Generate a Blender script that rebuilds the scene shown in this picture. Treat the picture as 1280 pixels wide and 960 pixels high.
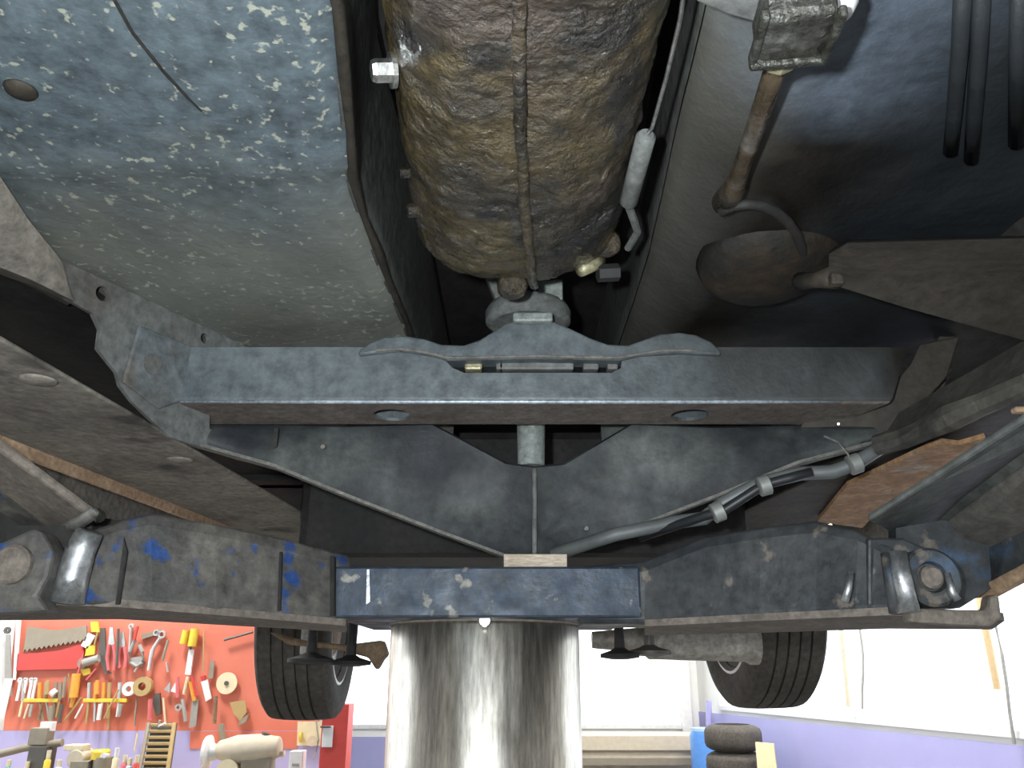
import bpy, bmesh, math, random
from mathutils import Vector, Matrix, noise
random.seed(7)
for o in list(bpy.data.objects): bpy.data.objects.remove(o)
SC = bpy.context.scene
COL = SC.collection
V = Vector

# ---------------------------------------------------------------- camera
CZ = 1.45; PITCH = math.radians(19.8); F = 1000.0
cp, sp = math.cos(PITCH), math.sin(PITCH)
cam_d = bpy.data.cameras.new('camera'); cam = bpy.data.objects.new('camera', cam_d); COL.objects.link(cam)
cam.location = (0, 0, CZ); cam.rotation_euler = (math.pi/2 + PITCH, 0, 0)
cam_d.sensor_width = 36; cam_d.lens = 36*F/1280; cam_d.clip_start = 0.01
SC.camera = cam
# ---------------------------------------------------------------- light
w = bpy.data.worlds.new('daylight'); SC.world = w; w.use_nodes = True
bg = w.node_tree.nodes['Background']
bg.inputs[0].default_value = (0.86, 0.94, 1.0, 1); bg.inputs[1].default_value = 1.7
def lamp(name, typ, loc, energy, color=(1,1,1), size=0.1, rot=(0,0,0)):
    d = bpy.data.lights.new(name, typ); d.energy = energy; d.color = color
    if typ == 'AREA': d.size = size
    else: d.shadow_soft_size = size
    o = bpy.data.objects.new(name, d); COL.objects.link(o); o.location = loc; o.rotation_euler = rot
    return o
# the flash of the camera that took the picture, up and to the left of the lens
lamp('camera_flash', 'POINT', (-0.055, 0.0, CZ+0.035), 15.0, (0.92, 0.98, 1.0), 0.012)
SC.view_settings.view_transform = 'Standard'; SC.view_settings.look = 'None'
SC.view_settings.gamma = 1.0; SC.view_settings.use_curve_mapping = False
SC.view_settings.exposure = 1.0

# ---------------------------------------------------------------- helpers
def ray(px, py):
    u = (px-640)/F; v = (py-480)/F
    return V((u, cp + v*sp, sp - v*cp))
C0 = V((0, 0, CZ))
def P(px, py, Y=None, H=None, plane=None):
    """a point of the place seen at a pixel, at a given distance Y, height H above the lens, or on a plane"""
    r = ray(px, py)
    if Y is not None: return C0 + r*(Y/r.y)
    if H is not None: return C0 + r*(H/r.z)
    p, n = plane
    return C0 + r*((p-C0).dot(n)/r.dot(n))
CENT = {}
def link(name, me, mat, parent=None, smooth=False, bevel=0, bseg=2, ang=40):
    if isinstance(me, bmesh.types.BMesh):
        bmesh.ops.recalc_face_normals(me, faces=me.faces)
        m = bpy.data.meshes.new(name); me.to_mesh(m); me.free(); me = m
    cs = [v.co for v in me.vertices]
    lo = V([min(c[i] for c in cs) for i in range(3)]); hi = V([max(c[i] for c in cs) for i in range(3)])
    c = (lo+hi)/2
    if parent is None: c.z = lo.z
    me.transform(Matrix.Translation(-c))
    if smooth:
        for p in me.polygons: p.use_smooth = True
    o = bpy.data.objects.new(name, me); COL.objects.link(o)
    me.materials.append(mat)
    o.location = c - (CENT[parent.name] if parent else V((0,0,0)))
    if parent: o.parent = parent
    CENT[o.name] = c
    if bevel:
        b = o.modifiers.new('bevel', 'BEVEL'); b.width = bevel; b.segments = bseg; b.limit_method = 'ANGLE'; b.angle_limit = math.radians(35)
        b.harden_normals = False
    if smooth == 'auto':
        me.set_sharp_from_angle(angle=math.radians(ang))
    return o
def thing(name, loc, label, cat, group=None):
    o = bpy.data.objects.new(name, None); COL.objects.link(o); o.location = loc; CENT[o.name] = V(loc)
    o.empty_display_size = 0.05
    return tag(o, label, cat, group)
def tag(o, label, cat, group=None):
    o['label'] = label; o['category'] = cat
    if group: o['group'] = group
    return o
def struct(o): o['kind'] = 'structure'; return o
def lab(o, label): o['label'] = label; return o

def b_prism(pts, vec, bm=None):
    bm = bm or bmesh.new(); vec = V(vec)
    a = [bm.verts.new(p) for p in pts]; b = [bm.verts.new(V(p)+vec) for p in pts]
    n = len(pts)
    bm.faces.new(a); bm.faces.new(b[::-1])
    for i in range(n): bm.faces.new((a[i], b[i], b[(i+1) % n], a[(i+1) % n]))
    return bm
def b_box(c, s, bm=None, rot=None):
    bm = bm or bmesh.new()
    M = Matrix.Translation(V(c)) @ (rot.to_4x4() if rot else Matrix.Identity(4)) @ Matrix.Diagonal((s[0], s[1], s[2], 1))
    bmesh.ops.create_cube(bm, size=1, matrix=M); return bm
def b_loft(rings, bm=None, cap=True, closed=True):
    bm = bm or bmesh.new()
    R = [[bm.verts.new(p) for p in r] for r in rings]
    n = len(rings[0])
    for a, b in zip(R, R[1:]):
        for i in range(n if closed else n-1):
            bm.faces.new((a[i], a[(i+1) % n], b[(i+1) % n], b[i]))
    if cap and closed: bm.faces.new(R[0][::-1]); bm.faces.new(R[-1])
    return bm
def frame(d):
    d = d.normalized(); u = d.cross(V((0,0,1)))
    if u.length < 1e-3: u = d.cross(V((0,1,0)))
    u.normalize(); return u, u.cross(d).normalized()
def b_tube(path, r, seg=10, bm=None):
    path = [V(p) for p in path]; rr = r if isinstance(r, (list, tuple)) else [r]*len(path)
    rings = []
    for i, p in enumerate(path):
        d = path[min(i+1, len(path)-1)] - path[max(i-1, 0)]
        u, v = frame(d)
        rings.append([p + (u*math.cos(2*math.pi*k/seg) + v*math.sin(2*math.pi*k/seg))*rr[i] for k in range(seg)])
    return b_loft(rings, bm)
def b_rev(o, ax, prof, seg=24, bm=None):
    """solid of revolution: prof = [(distance along axis, radius)]"""
    o = V(o); ax = V(ax).normalized(); u, v = frame(ax)
    rings = [[o + ax*h + (u*math.cos(2*math.pi*k/seg) + v*math.sin(2*math.pi*k/seg))*max(r, 1e-4) for k in range(seg)] for h, r in prof]
    return b_loft(rings, bm)
def b_bolt(p, ax, r, h, bm=None, washer=True):
    bm = bm or bmesh.new()
    if washer: b_rev(p, ax, [(0, r*1.5), (h*.25, r*1.5)], 20, bm)
    b_rev(V(p)+V(ax).normalized()*h*.25, ax, [(0, r), (h*.7, r), (h*.9, r*.85)], 6, bm)
    return bm
def cut(o, bms):
    """real holes"""
    cs = []
    for bm in bms:
        bmesh.ops.recalc_face_normals(bm, faces=bm.faces)
        m = bpy.data.meshes.new('c'); bm.to_mesh(m); bm.free(); c = bpy.data.objects.new('c', m); COL.objects.link(c); cs.append(c)
        b = o.modifiers.new('hole', 'BOOLEAN'); b.object = c; b.operation = 'DIFFERENCE'; b.solver = 'EXACT'
    bpy.context.view_layer.update()
    dg = bpy.context.evaluated_depsgraph_get()
    me = bpy.data.meshes.new_from_object(o.evaluated_get(dg))
    o.modifiers.clear(); old = o.data; o.data = me; bpy.data.meshes.remove(old)
    for c in cs: bpy.data.objects.remove(c)
    return o
def jitter(bm, amp, scale, seed=0.0):
    for v in bm.verts:
        n = noise.noise_vector(v.co*scale + V((seed, seed*2, -seed)))
        v.co += n*amp
    return bm

# ---------------------------------------------------------------- materials
def col(c): return (c[0], c[1], c[2], 1)
def mat(name, stops, scale=8, rough=.7, metal=0, bump=0.0, bscale=60, detail=8, patch=None, spec=.5, rvar=0.0, stretch=(1,1,1), coat=0, dist=0.0, chips=None):
    """stops: colours blended by noise; patch/chips: (colour, scale, lo, hi) blotches on top"""
    m = bpy.data.materials.new(name); m.use_nodes = True; nt = m.node_tree; N = nt.nodes; L = nt.links
    bs = N['Principled BSDF']; bs.inputs['Roughness'].default_value = rough; bs.inputs['Metallic'].default_value = metal
    bs.inputs['Specular IOR Level'].default_value = spec; bs.inputs['Coat Weight'].default_value = coat; bs.inputs['Coat Roughness'].default_value = .15
    tc = N.new('ShaderNodeTexCoord'); mp = N.new('ShaderNodeMapping'); L.new(tc.outputs['Object'], mp.inputs[0]); mp.inputs['Scale'].default_value = stretch
    if len(stops) == 1 and not bump and not patch:
        bs.inputs['Base Color'].default_value = col(stops[0]); return m
    nz = N.new('ShaderNodeTexNoise'); nz.inputs['Scale'].default_value = scale; nz.inputs['Detail'].default_value = detail; nz.inputs['Roughness'].default_value = .62; nz.inputs['Distortion'].default_value = dist
    L.new(mp.outputs[0], nz.inputs['Vector'])
    cr = N.new('ShaderNodeValToRGB'); L.new(nz.outputs[0], cr.inputs[0])
    el = cr.color_ramp.elements
    while len(el) < len(stops): el.new(.5)
    for i, s in enumerate(stops):
        el[i].position = .3 + .4*i/max(1, len(stops)-1); el[i].color = col(s)
    out = cr.outputs[0]
    for k, pt in enumerate([p for p in (patch, chips) if p]):
        c, s, lo, hi = pt
        n2 = N.new('ShaderNodeTexNoise'); n2.inputs['Scale'].default_value = s; n2.inputs['Detail'].default_value = 5
        mp2 = N.new('ShaderNodeMapping'); L.new(tc.outputs['Object'], mp2.inputs[0]); mp2.inputs['Location'].default_value = (3.1+k*5, 1.7, 9.2)
        L.new(mp2.outputs[0], n2.inputs['Vector'])
        mr = N.new('ShaderNodeMapRange'); mr.inputs[1].default_value = lo; mr.inputs[2].default_value = hi; L.new(n2.outputs[0], mr.inputs[0])
        mx = N.new('ShaderNodeMix'); mx.data_type = 'RGBA'; L.new(mr.outputs[0], mx.inputs[0]); L.new(out, mx.inputs[6]); mx.inputs[7].default_value = col(c)
        out = mx.outputs[2]
    if bump or len(stops) > 2:
        nf = N.new('ShaderNodeTexNoise'); nf.inputs['Scale'].default_value = scale*7; nf.inputs['Detail'].default_value = 6; nf.inputs['Roughness'].default_value = .7
        L.new(mp.outputs[0], nf.inputs['Vector'])
        mf = N.new('ShaderNodeMapRange'); mf.inputs[1].default_value = .3; mf.inputs[2].default_value = .7; mf.inputs[3].default_value = .55; mf.inputs[4].default_value = 1.45
        L.new(nf.outputs[0], mf.inputs[0])
        vm = N.new('ShaderNodeVectorMath'); vm.operation = 'SCALE'; L.new(out, vm.inputs[0]); L.new(mf.outputs[0], vm.inputs['Scale']); out = vm.outputs[0]
    L.new(out, bs.inputs['Base Color'])
    if rvar:
        mr = N.new('ShaderNodeMapRange'); mr.inputs[1].default_value = .35; mr.inputs[2].default_value = .65
        mr.inputs[3].default_value = max(.03, rough-rvar); mr.inputs[4].default_value = min(1, rough+rvar)
        n3 = N.new('ShaderNodeTexNoise'); n3.inputs['Scale'].default_value = scale*2.3; n3.inputs['Detail'].default_value = 6; L.new(mp.outputs[0], n3.inputs['Vector'])
        L.new(n3.outputs[0], mr.inputs[0]); L.new(mr.outputs[0], bs.inputs['Roughness'])
    if bump:
        n4 = N.new('ShaderNodeTexNoise'); n4.inputs['Scale'].default_value = bscale; n4.inputs['Detail'].default_value = 7; n4.inputs['Roughness'].default_value = .6
        L.new(mp.outputs[0], n4.inputs['Vector'])
        bp = N.new('ShaderNodeBump'); bp.inputs['Strength'].default_value = bump; bp.inputs['Distance'].default_value = .01
        L.new(n4.outputs[0], bp.inputs['Height']); L.new(bp.outputs[0], bs.inputs['Normal']); L.new(bp.outputs[0], bs.inputs['Coat Normal'])
    return m

M = {}
M['cross'] = mat('dusty_blue_grey_paint', [(.10,.115,.12),(.145,.165,.175),(.17,.19,.20)], 9, .5, 0, .05, 150, patch=((.12,.10,.08), 6, .56, .75), rvar=.08)
M['cross_dark'] = mat('grimy_brown_grey_metal', [(.035,.033,.03),(.065,.06,.052),(.09,.083,.07)], 10, .7, 0, .2, 60)
M['gear'] = mat('oily_gearbox_casting', [(.012,.010,.007),(.045,.034,.019),(.085,.062,.024),(.045,.036,.026)], 9, .33, 0, 1.0, 85, patch=((.065,.048,.036), 6, .52, .66), rvar=.22, coat=.5, chips=((.012,.010,.008), 13, .53, .62))
g_ = M['gear'].node_tree.nodes['Principled BSDF']; g_.inputs['Coat Weight'].default_value = 1; g_.inputs['Coat Roughness'].default_value = .09
M['v_panel'] = mat('blackened_green_grey_sheet', [(.115,.126,.115),(.07,.078,.074),(.03,.034,.037),(.065,.075,.07)], 7, .6, 0, .12, 80, patch=((.018,.021,.025), 8, .44, .6), rvar=.1)
M['flange'] = mat('dusty_grey_flange', [(.11,.11,.10),(.20,.19,.17)], 20, .75, 0, .2, 100)
M['bracket'] = mat('grey_dusty_bracket', [(.13,.135,.13),(.17,.18,.175)], 10, .6, 0, .05, 120, patch=((.09,.08,.07), 7, .55, .7))
M['rail'] = mat('brown_dusty_rail', [(.13,.115,.097),(.22,.20,.17),(.28,.25,.21)], 11, .8, 0, .2, 70, patch=((.05,.045,.04), 8, .58, .68))
M['rust'] = mat('orange_brown_rust', [(.24,.12,.055),(.42,.24,.12),(.50,.34,.22)], 14, .8, 0, .3, 90, patch=((.45,.36,.28), 14, .55, .7))
M['rust_edge'] = mat('tan_rusty_edge', [(.32,.20,.12),(.50,.35,.23)], 16, .75, 0, .1, 90)
M['arm'] = mat('worn_lift_arm_paint', [(.05,.05,.05),(.09,.085,.078),(.15,.14,.12)], 10, .6, .1, .15, 80, patch=((.02,.06,.20), 26, .575, .64), rvar=.12)
M['arm_r'] = mat('dark_worn_lift_arm_paint', [(.025,.029,.034),(.042,.046,.05),(.06,.063,.063)], 10, .5, .1, .12, 80, patch=((.05,.085,.14), 13, .6, .68), rvar=.12, chips=((.15,.13,.11), 30, .63, .68))
M['bolster'] = mat('scuffed_blue_steel', [(.018,.028,.038),(.026,.042,.068),(.045,.052,.056)], 11, .5, .15, .1, 100, patch=((.20,.19,.17), 40, .64, .70), rvar=.12)
M['arm_under'] = mat('brown_grimy_steel', [(.12,.10,.085),(.20,.17,.14)], 15, .75, 0, .15, 90)
M['post'] = mat('polished_ram_steel', [(.48,.44,.38),(.58,.54,.48),(.66,.63,.57)], 5, .34, 1, .02, 200, stretch=(5,5,.6), rvar=.05, patch=((.36,.33,.28), 12, .55, .8))
M['worn'] = mat('worn_bare_steel', [(.30,.31,.32),(.50,.51,.52)], 16, .35, .8, .1, 90, rvar=.12)
M['bolt'] = mat('zinc_bolt', [(.45,.46,.45),(.6,.6,.58)], 30, .3, .9, .1, 90)
M['brass'] = mat('yellowed_steel', [(.30,.28,.18),(.42,.38,.24)], 30, .45, .3, .1, 90)
M['cross_under'] = mat('brown_grime_underside', [(.12,.10,.086),(.17,.14,.125),(.21,.185,.16)], 14, .75, 0, .15, 90)
M['edge'] = mat('rubbed_blue_edge_highlight', [(.22,.26,.31),(.38,.42,.46),(.16,.19,.22)], 30, .38, .3, .05, 90)
M['rubber'] = mat('dusty_grey_rubber', [(.13,.14,.135),(.18,.19,.18)], 14, .75, 0, .05, 90)
M['silver_dust'] = mat('pale_green_grey_steel', [(.22,.25,.23),(.29,.32,.30)], 14, .55, .1, .05, 90)
M['black'] = mat('black_grime_and_shade', [(.012,.012,.012),(.03,.028,.025)], 12, .7, 0, .2, 60)  # also colours the sheets that stand in for shade
M['dark_brown'] = mat('dark_brown_underseal', [(.02,.017,.013),(.045,.036,.026)], 9, .7, 0, .25, 60)
M['tyre'] = mat('brown_black_tyre_rubber', [(.055,.048,.04),(.085,.075,.064)], 10, .85, 0, .1, 120)
M['rim'] = mat('grey_steel_rim', [(.45,.44,.42),(.6,.58,.55)], 10, .4, .6)
M['wood'] = mat('pale_dirty_wood', [(.45,.36,.27),(.62,.52,.42)], 12, .8, 0, .1, 60, stretch=(1,8,8))
M['muffler'] = mat('dusty_aluminised_steel', [(.32,.29,.25),(.45,.42,.38)], 9, .6, .2, .15, 60)
M['brown'] = mat('rusty_brown_steel', [(.16,.10,.06),(.26,.18,.11)], 12, .8, 0, .2, 60)
M['pipe'] = mat('grey_brake_pipe', [(.10,.11,.11),(.18,.19,.19)], 20, .5, .2)
M['blackpipe'] = mat('black_fuel_hose', [(.01,.012,.014),(.03,.032,.035)], 20, .45)
M['clip'] = mat('pale_metal_clip', [(.22,.23,.22),(.32,.33,.31)], 20, .45, .3)
M['floor'] = mat('garage_concrete', [(.09,.085,.08),(.14,.135,.125),(.11,.105,.10)], 2.5, .7, 0, .05, 20)
M['white'] = mat('white_wall_paint', [(.78,.78,.76),(.82,.82,.80)], 2, .8)
M['purple'] = mat('purple_dado_paint', [(.36,.35,.62),(.40,.39,.68)], 2, .6)
M['peg'] = mat('red_pegboard', [(.60,.16,.105),(.66,.195,.13)], 3, .7)
M['ceil'] = mat('ceiling_board', [(.6,.6,.58),(.65,.65,.63)], 2, .9)
def simple(n, c, r=.5, m=0): M[n] = mat(n, [tuple(x*.85 for x in c), c], 25, r, m); return M[n]
for n, c, r, m_ in [('steel',(.55,.55,.54),.35,.7),('darksteel',(.12,.11,.10),.5,.3),('red',(.60,.06,.05),.45,0),('yellow',(.75,.55,.05),.45,0),('orange',(.75,.35,.05),.45,0),
    ('cream',(.75,.66,.45),.6,0),('white_plastic',(.8,.8,.8),.45,0),('tan',(.45,.32,.14),.6,0),('grey',(.35,.34,.32),.6,0),('greybrown',(.30,.26,.20),.6,.1),('blue',(.10,.28,.70),.4,0),
    ('lightblue',(.45,.65,.85),.4,0),('pink',(.65,.15,.16),.5,0),('green',(.2,.45,.3),.5,0),('beige',(.62,.54,.42),.7,0),('whitesteel',(.8,.8,.8),.5,0),('woodlight',(.65,.48,.28),.7,0),('blackplastic',(.03,.03,.03),.5,0),('teal',(.05,.35,.35),.5,0)]:
    simple(n, c, r, m_)
# floor pan: blue-grey underseal that gives way to a second tone, with chips
def pan_mat(name, c_near, c_far, edge_y, speck, c_far2, axis=1, spread=.06, amp=.55):
    m = mat(name, [tuple(x*.8 for x in c_near), c_near, tuple(x*1.12 for x in c_near)], 7, .48, 0, .22, 45, rvar=.12)
    nt = m.node_tree; N = nt.nodes; L = nt.links; bs = N['Principled BSDF']
    base = bs.inputs['Base Color'].links[0].from_socket
    tc = N.new('ShaderNodeTexCoord'); sx = N.new('ShaderNodeSeparateXYZ'); L.new(tc.outputs['Object'], sx.inputs[0])
    nz = N.new('ShaderNodeTexNoise'); nz.inputs['Scale'].default_value = 6; nz.inputs['Detail'].default_value = 9; L.new(tc.outputs['Object'], nz.inputs['Vector'])
    ad = N.new('ShaderNodeMath'); ad.operation = 'MULTIPLY_ADD'; L.new(nz.outputs[0], ad.inputs[0]); ad.inputs[1].default_value = amp; L.new(sx.outputs[axis], ad.inputs[2])
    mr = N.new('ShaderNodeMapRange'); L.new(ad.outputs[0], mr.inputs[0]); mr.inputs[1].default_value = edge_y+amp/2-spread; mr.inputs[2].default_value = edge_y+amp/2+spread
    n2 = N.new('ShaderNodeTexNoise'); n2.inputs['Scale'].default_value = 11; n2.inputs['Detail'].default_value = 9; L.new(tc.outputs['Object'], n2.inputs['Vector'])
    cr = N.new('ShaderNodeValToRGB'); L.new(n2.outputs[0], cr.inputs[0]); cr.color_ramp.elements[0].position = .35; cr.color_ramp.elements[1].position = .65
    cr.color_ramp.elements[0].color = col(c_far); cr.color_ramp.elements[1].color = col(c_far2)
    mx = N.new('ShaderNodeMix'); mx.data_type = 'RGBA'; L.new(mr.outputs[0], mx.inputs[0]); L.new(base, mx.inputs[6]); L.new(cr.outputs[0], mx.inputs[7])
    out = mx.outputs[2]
    if speck:
        n3 = N.new('ShaderNodeTexNoise'); n3.inputs['Scale'].default_value = 120; n3.inputs['Detail'].default_value = 3; L.new(tc.outputs['Object'], n3.inputs['Vector'])
        n5 = N.new('ShaderNodeTexNoise'); n5.inputs['Scale'].default_value = 5; n5.inputs['Detail'].default_value = 2; L.new(tc.outputs['Object'], n5.inputs['Vector'])
        sm = N.new('ShaderNodeMath'); sm.operation = 'MULTIPLY_ADD'; L.new(n5.outputs[0], sm.inputs[0]); sm.inputs[1].default_value = .25; L.new(n3.outputs[0], sm.inputs[2])
        m3 = N.new('ShaderNodeMapRange'); L.new(sm.outputs[0], m3.inputs[0]); m3.inputs[1].default_value = .735; m3.inputs[2].default_value = .81
        mx2 = N.new('ShaderNodeMix'); mx2.data_type = 'RGBA'; L.new(m3.outputs[0], mx2.inputs[0]); L.new(out, mx2.inputs[6]); mx2.inputs[7].default_value = col(speck)
        out = mx2.outputs[2]
    L.new(out, bs.inputs['Base Color'])
    return m

# ================================================================ ROOM
def wall(name, pts2, z0, z1, th, m, holes=()):
    """vertical wall along a->b with rectangular openings (s0,s1,z0,z1) measured along it"""
    a, b = V((*pts2[0], 0)), V((*pts2[1], 0)); d = (b-a); Ln = d.length; d.normalize(); n = V((-d.y, d.x, 0))*th
    bm = bmesh.new()
    def seg(s0, s1, u0, u1):
        if s1-s0 < 1e-4 or u1-u0 < 1e-4: return
        b_prism([a+d*s0+V((0,0,u0)), a+d*s1+V((0,0,u0)), a+d*s1+V((0,0,u1)), a+d*s0+V((0,0,u1))], n, bm)
    s = 0
    for (s0, s1, h0, h1) in sorted(holes):
        seg(s, s0, z0, z1); seg(s0, s1, z0, h0); seg(s0, s1, h1, z1); s = s1
    seg(s, Ln, z0, z1)
    return struct(link(name, bm, m))
def window(name, a, d, s0, s1, z0, z1, nb, nh, n):
    """framed window in an opening, with mullions and panes"""
    a = V((*a, 0)); d = V((*d, 0)).normalized(); n = V((*n, 0)).normalized()
    e = thing(name, a+d*(s0+s1)/2+V((0,0,z0)), 'x', 'x'); del e['label'], e['category']; struct(e)
    M_ = M['whitesteel']; rot = Matrix((d, n, V((0,0,1)))).transposed()
    def bar(nm, s, z, ls, lz, th=.05):
        link(nm, b_box(a+d*s+V((0,0,z)), (ls, th, lz), None, rot), M_, e)
    bar('window_frame', (s0+s1)/2, z0+.02, s1-s0, .04); bar('window_frame', (s0+s1)/2, z1-.02, s1-s0, .04)
    bar('window_frame', s0+.02, (z0+z1)/2, .04, z1-z0-.08); bar('window_frame', s1-.02, (z0+z1)/2, .04, z1-z0-.08)
    for i in range(1, nb): bar('mullion', s0+(s1-s0)*i/nb, (z0+z1)/2, .025, z1-z0-.08, .04)
    for j in range(1, nh): bar('glazing_bar', (s0+s1)/2, z0+(z1-z0)*j/nh, s1-s0-.08, .025, .03)
    for i in range(nb):
        for j in range(nh):
            link('pane', b_box(a+d*(s0+(s1-s0)*(i+.5)/nb)+V((0,0,z0+(z1-z0)*(j+.5)/nh)), ((s1-s0)/nb-.02, .004, (z1-z0)/nh-.02), None, rot), M['glass'], e)
    return e
g = bpy.data.materials.new('window_glass'); g.use_nodes = True; nt = g.node_tree; nt.nodes.clear()
o_ = nt.nodes.new('ShaderNodeOutputMaterial'); mxs = nt.nodes.new('ShaderNodeMixShader'); tr = nt.nodes.new('ShaderNodeBsdfTransparent'); gl = nt.nodes.new('ShaderNodeBsdfGlossy')
gl.inputs['Roughness'].default_value = .03; mxs.inputs[0].default_value = .05; nt.links.new(tr.outputs[0], mxs.inputs[1]); nt.links.new(gl.outputs[0], mxs.inputs[2]); nt.links.new(mxs.outputs[0], o_.inputs[0])
M['glass'] = g

struct(link('floor', b_box((0, 3.2, -.05), (9, 13, .1)), M['floor']))
struct(link('ceiling', b_box((0, 3.2, 3.75), (9, 13, .1)), M['ceil']))
RW0, RW1 = (2.02, 9.3), (3.55, 2.2)           # right wall, a little askew to the car
rd = (V(RW1)-V(RW0)); rl = rd.length; rdn = rd.normalized()
DADO = 1.05
wall('wall_right', (RW0, RW1), 0, 3.7, .18, M['white'], [(.5, rl-.3, DADO+.04, 3.1)])
window('window_2', RW0, rdn, .5, rl-.3, DADO+.04, 3.1, 4, 2, (rdn.y, -rdn.x))
# painted dado standing a little proud of the wall
nin = V((rdn.y, -rdn.x, 0))
a3, b3 = V((*RW0, 0)), V((*RW1, 0))
struct(link('trim_1', b_prism([a3+V((0,0,0)), b3, b3+V((0,0,DADO)), a3+V((0,0,DADO))], nin*.012), M['purple']))
wall('wall_side', ((3.55, 2.2), (3.55, -2.8)), 0, 3.7, .18, M['white'])
wall('wall_front', ((-4.2, -2.8), (3.55, -2.8)), 0, 3.7, -.18, M['white'], [(2.9, 5.5, 0, 2.4)])
wall('wall_left', ((-4.2, -2.8), (-4.2, 9.3)), 0, 3.7, .18, M['white'], [(4.0, 7.9, 1.1, 3.0)])
wall('wall_back', ((-4.2, 9.3), (2.02, 9.3)), 0, 3.7, .18, M['white'], [(1.6, 6.05, .88, 3.2)])
window('window_1', (-4.2, 9.3), (1, 0), 1.6, 6.05, .88, 3.2, 3, 1, (0, -1))
window('window_3', (-4.2, -2.8), (0, 1), 4.0, 7.9, 1.1, 3.0, 3, 1, (1, 0))
struct(link('trim_2', b_box((-1.6, 9.292, .40), (3.9, .014, .80)), M['purple']))
# partition that carries the pegboard
PY = 5.5
struct(link('wall_partition', b_box((-2.61, PY+.1, 1.85), (3.0, .14, 3.7)), M['white']))
pl = P(0, 913, Y=PY+.03).z
struct(link('trim_3', b_box((-2.61, PY+.018, pl/2), (3.0, .02, pl)), M['purple']))
peg = link('pegboard', b_prism([P(x, y, Y=PY+.008) for x, y in [(4, 913), (398, 915), (402, 740), (24, 740)]], (0, .018, 0)), M['peg'])
peg2 = link('pegboard', b_prism([P(x, y, Y=PY+.002) for x, y in [(238, 914), (372, 914), (371, 936), (237, 936)]], (0, .01, 0)), M['peg'])
tag(peg2, 'small lower red panel behind the beige bench motor', 'pegboard')
tag(peg, 'large red pegboard panel covered with hanging hand tools', 'pegboard')

def batten(x, y, label):  # unseen lamps added to brighten the background
    t = thing('added_ceiling_light', (x, y, 3.42), label, 'light')
    link('housing', b_box((x, y, 3.66), (1.5,.12,.06)), M['whitesteel'], t)
    for dy in (-.03,.03): link('tube', b_tube([(x-.7,y+dy,3.6),(x+.7,y+dy,3.6)], .014, 12), M['lamp'], t)
    for dx in (-.5,.5): link('hanger', b_box((x+dx, y, 3.695), (.02,.02,.01)), M['whitesteel'], t)
    lamp('added_fill_light', 'AREA', (x, y, 3.55), 55, (1,.97,.92), .6)
M['lamp'] = bpy.data.materials.new('added_lamp_tube'); M['lamp'].use_nodes = True
M['lamp'].node_tree.nodes['Principled BSDF'].inputs['Emission Color'].default_value = (1,.97,.92,1); M['lamp'].node_tree.nodes['Principled BSDF'].inputs['Emission Strength'].default_value = 12
batten(-2.6, 4.4, 'added unseen ceiling light over the workbench')
batten(1.3, 6.6, 'added unseen ceiling light near the far window')
batten(2.2, 4.6, 'added unseen ceiling light beside the purple side wall')

# ================================================================ CAR
CAR = thing('car', (0.04, 1.3, 1.32), 'raised car seen from below with grimy underbody, gearbox and crossmember', 'car')
HF = .42; ZF = CZ+HF
def part(name, bm, m, parent=CAR, **k): return link(name, bm, m, parent, **k)

def sheet(fx, fy, fn, nx, ny, th):
    """thick sheet over a grid: fn(u,v)->point; thickness upwards"""
    bm = bmesh.new()
    A = [[bm.verts.new(fn(i/nx, j/ny)) for j in range(ny+1)] for i in range(nx+1)]
    B = [[bm.verts.new(fn(i/nx, j/ny)+V(th)) for j in range(ny+1)] for i in range(nx+1)]
    for i in range(nx):
        for j in range(ny):
            bm.faces.new((A[i][j], A[i+1][j], A[i+1][j+1], A[i][j+1])); bm.faces.new((B[i][j], B[i][j+1], B[i+1][j+1], B[i+1][j]))
    for i in range(nx):
        bm.faces.new((A[i][0], B[i][0], B[i+1][0], A[i+1][0])); bm.faces.new((A[i][ny], A[i+1][ny], B[i+1][ny], B[i][ny]))
    for j in range(ny):
        bm.faces.new((A[0][j], A[0][j+1], B[0][j+1], B[0][j])); bm.faces.new((A[nx][j], B[nx][j], B[nx][j+1], A[nx][j+1]))
    return bm
# floor pans either side of the tunnel, gently uneven
def wavy(x, y, k=1): return .004*k*noise.noise(V((x*7, y*7, 2.3))) + .0012*noise.noise(V((x*40, y*40, 1)))
YA, YB = -.9, 1.75
def pan_left(u, v):
    y = YA+(YB-YA)*v
    xi = -.118 - .03*max(0, min(1, (y-.42)/.22)) + .012*max(0, min(1, (y-.7)/.3))
    xo = -.76
    x = xi+(xo-xi)*u
    z = ZF + wavy(x, y) - .004*math.exp(-((y-.60)/.012)**2)
    if u < .03: z += .006
    return V((x, y, z))
ML = pan_mat('left_floor_underseal', (.098,.125,.142), (.165,.172,.155), .235, (.36,.37,.31), (.215,.222,.195), amp=.3, spread=.1)
part('floor_pan', sheet(0, 0, pan_left, 60, 180, (0,0,.006)), ML, smooth=True)
def pan_right(u, v):
    y = YA+(YB-YA)*v
    xi = .143+.02*max(0, min(1, (y-.45)/.4)); xo = .76
    x = xi+(xo-xi)*u
    z = ZF + wavy(x, y, 1.5) + .045*max(0, 1-(x-xi)/.07)**1.5
    return V((x, y, z))
MR = pan_mat('right_floor_underseal_and_shade', (.085,.105,.135), (.006,.005,.004), .12, None, (.015,.012,.009), amp=.12, spread=.03)  # lit patch and the shade beyond it are painted into the colour
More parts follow.
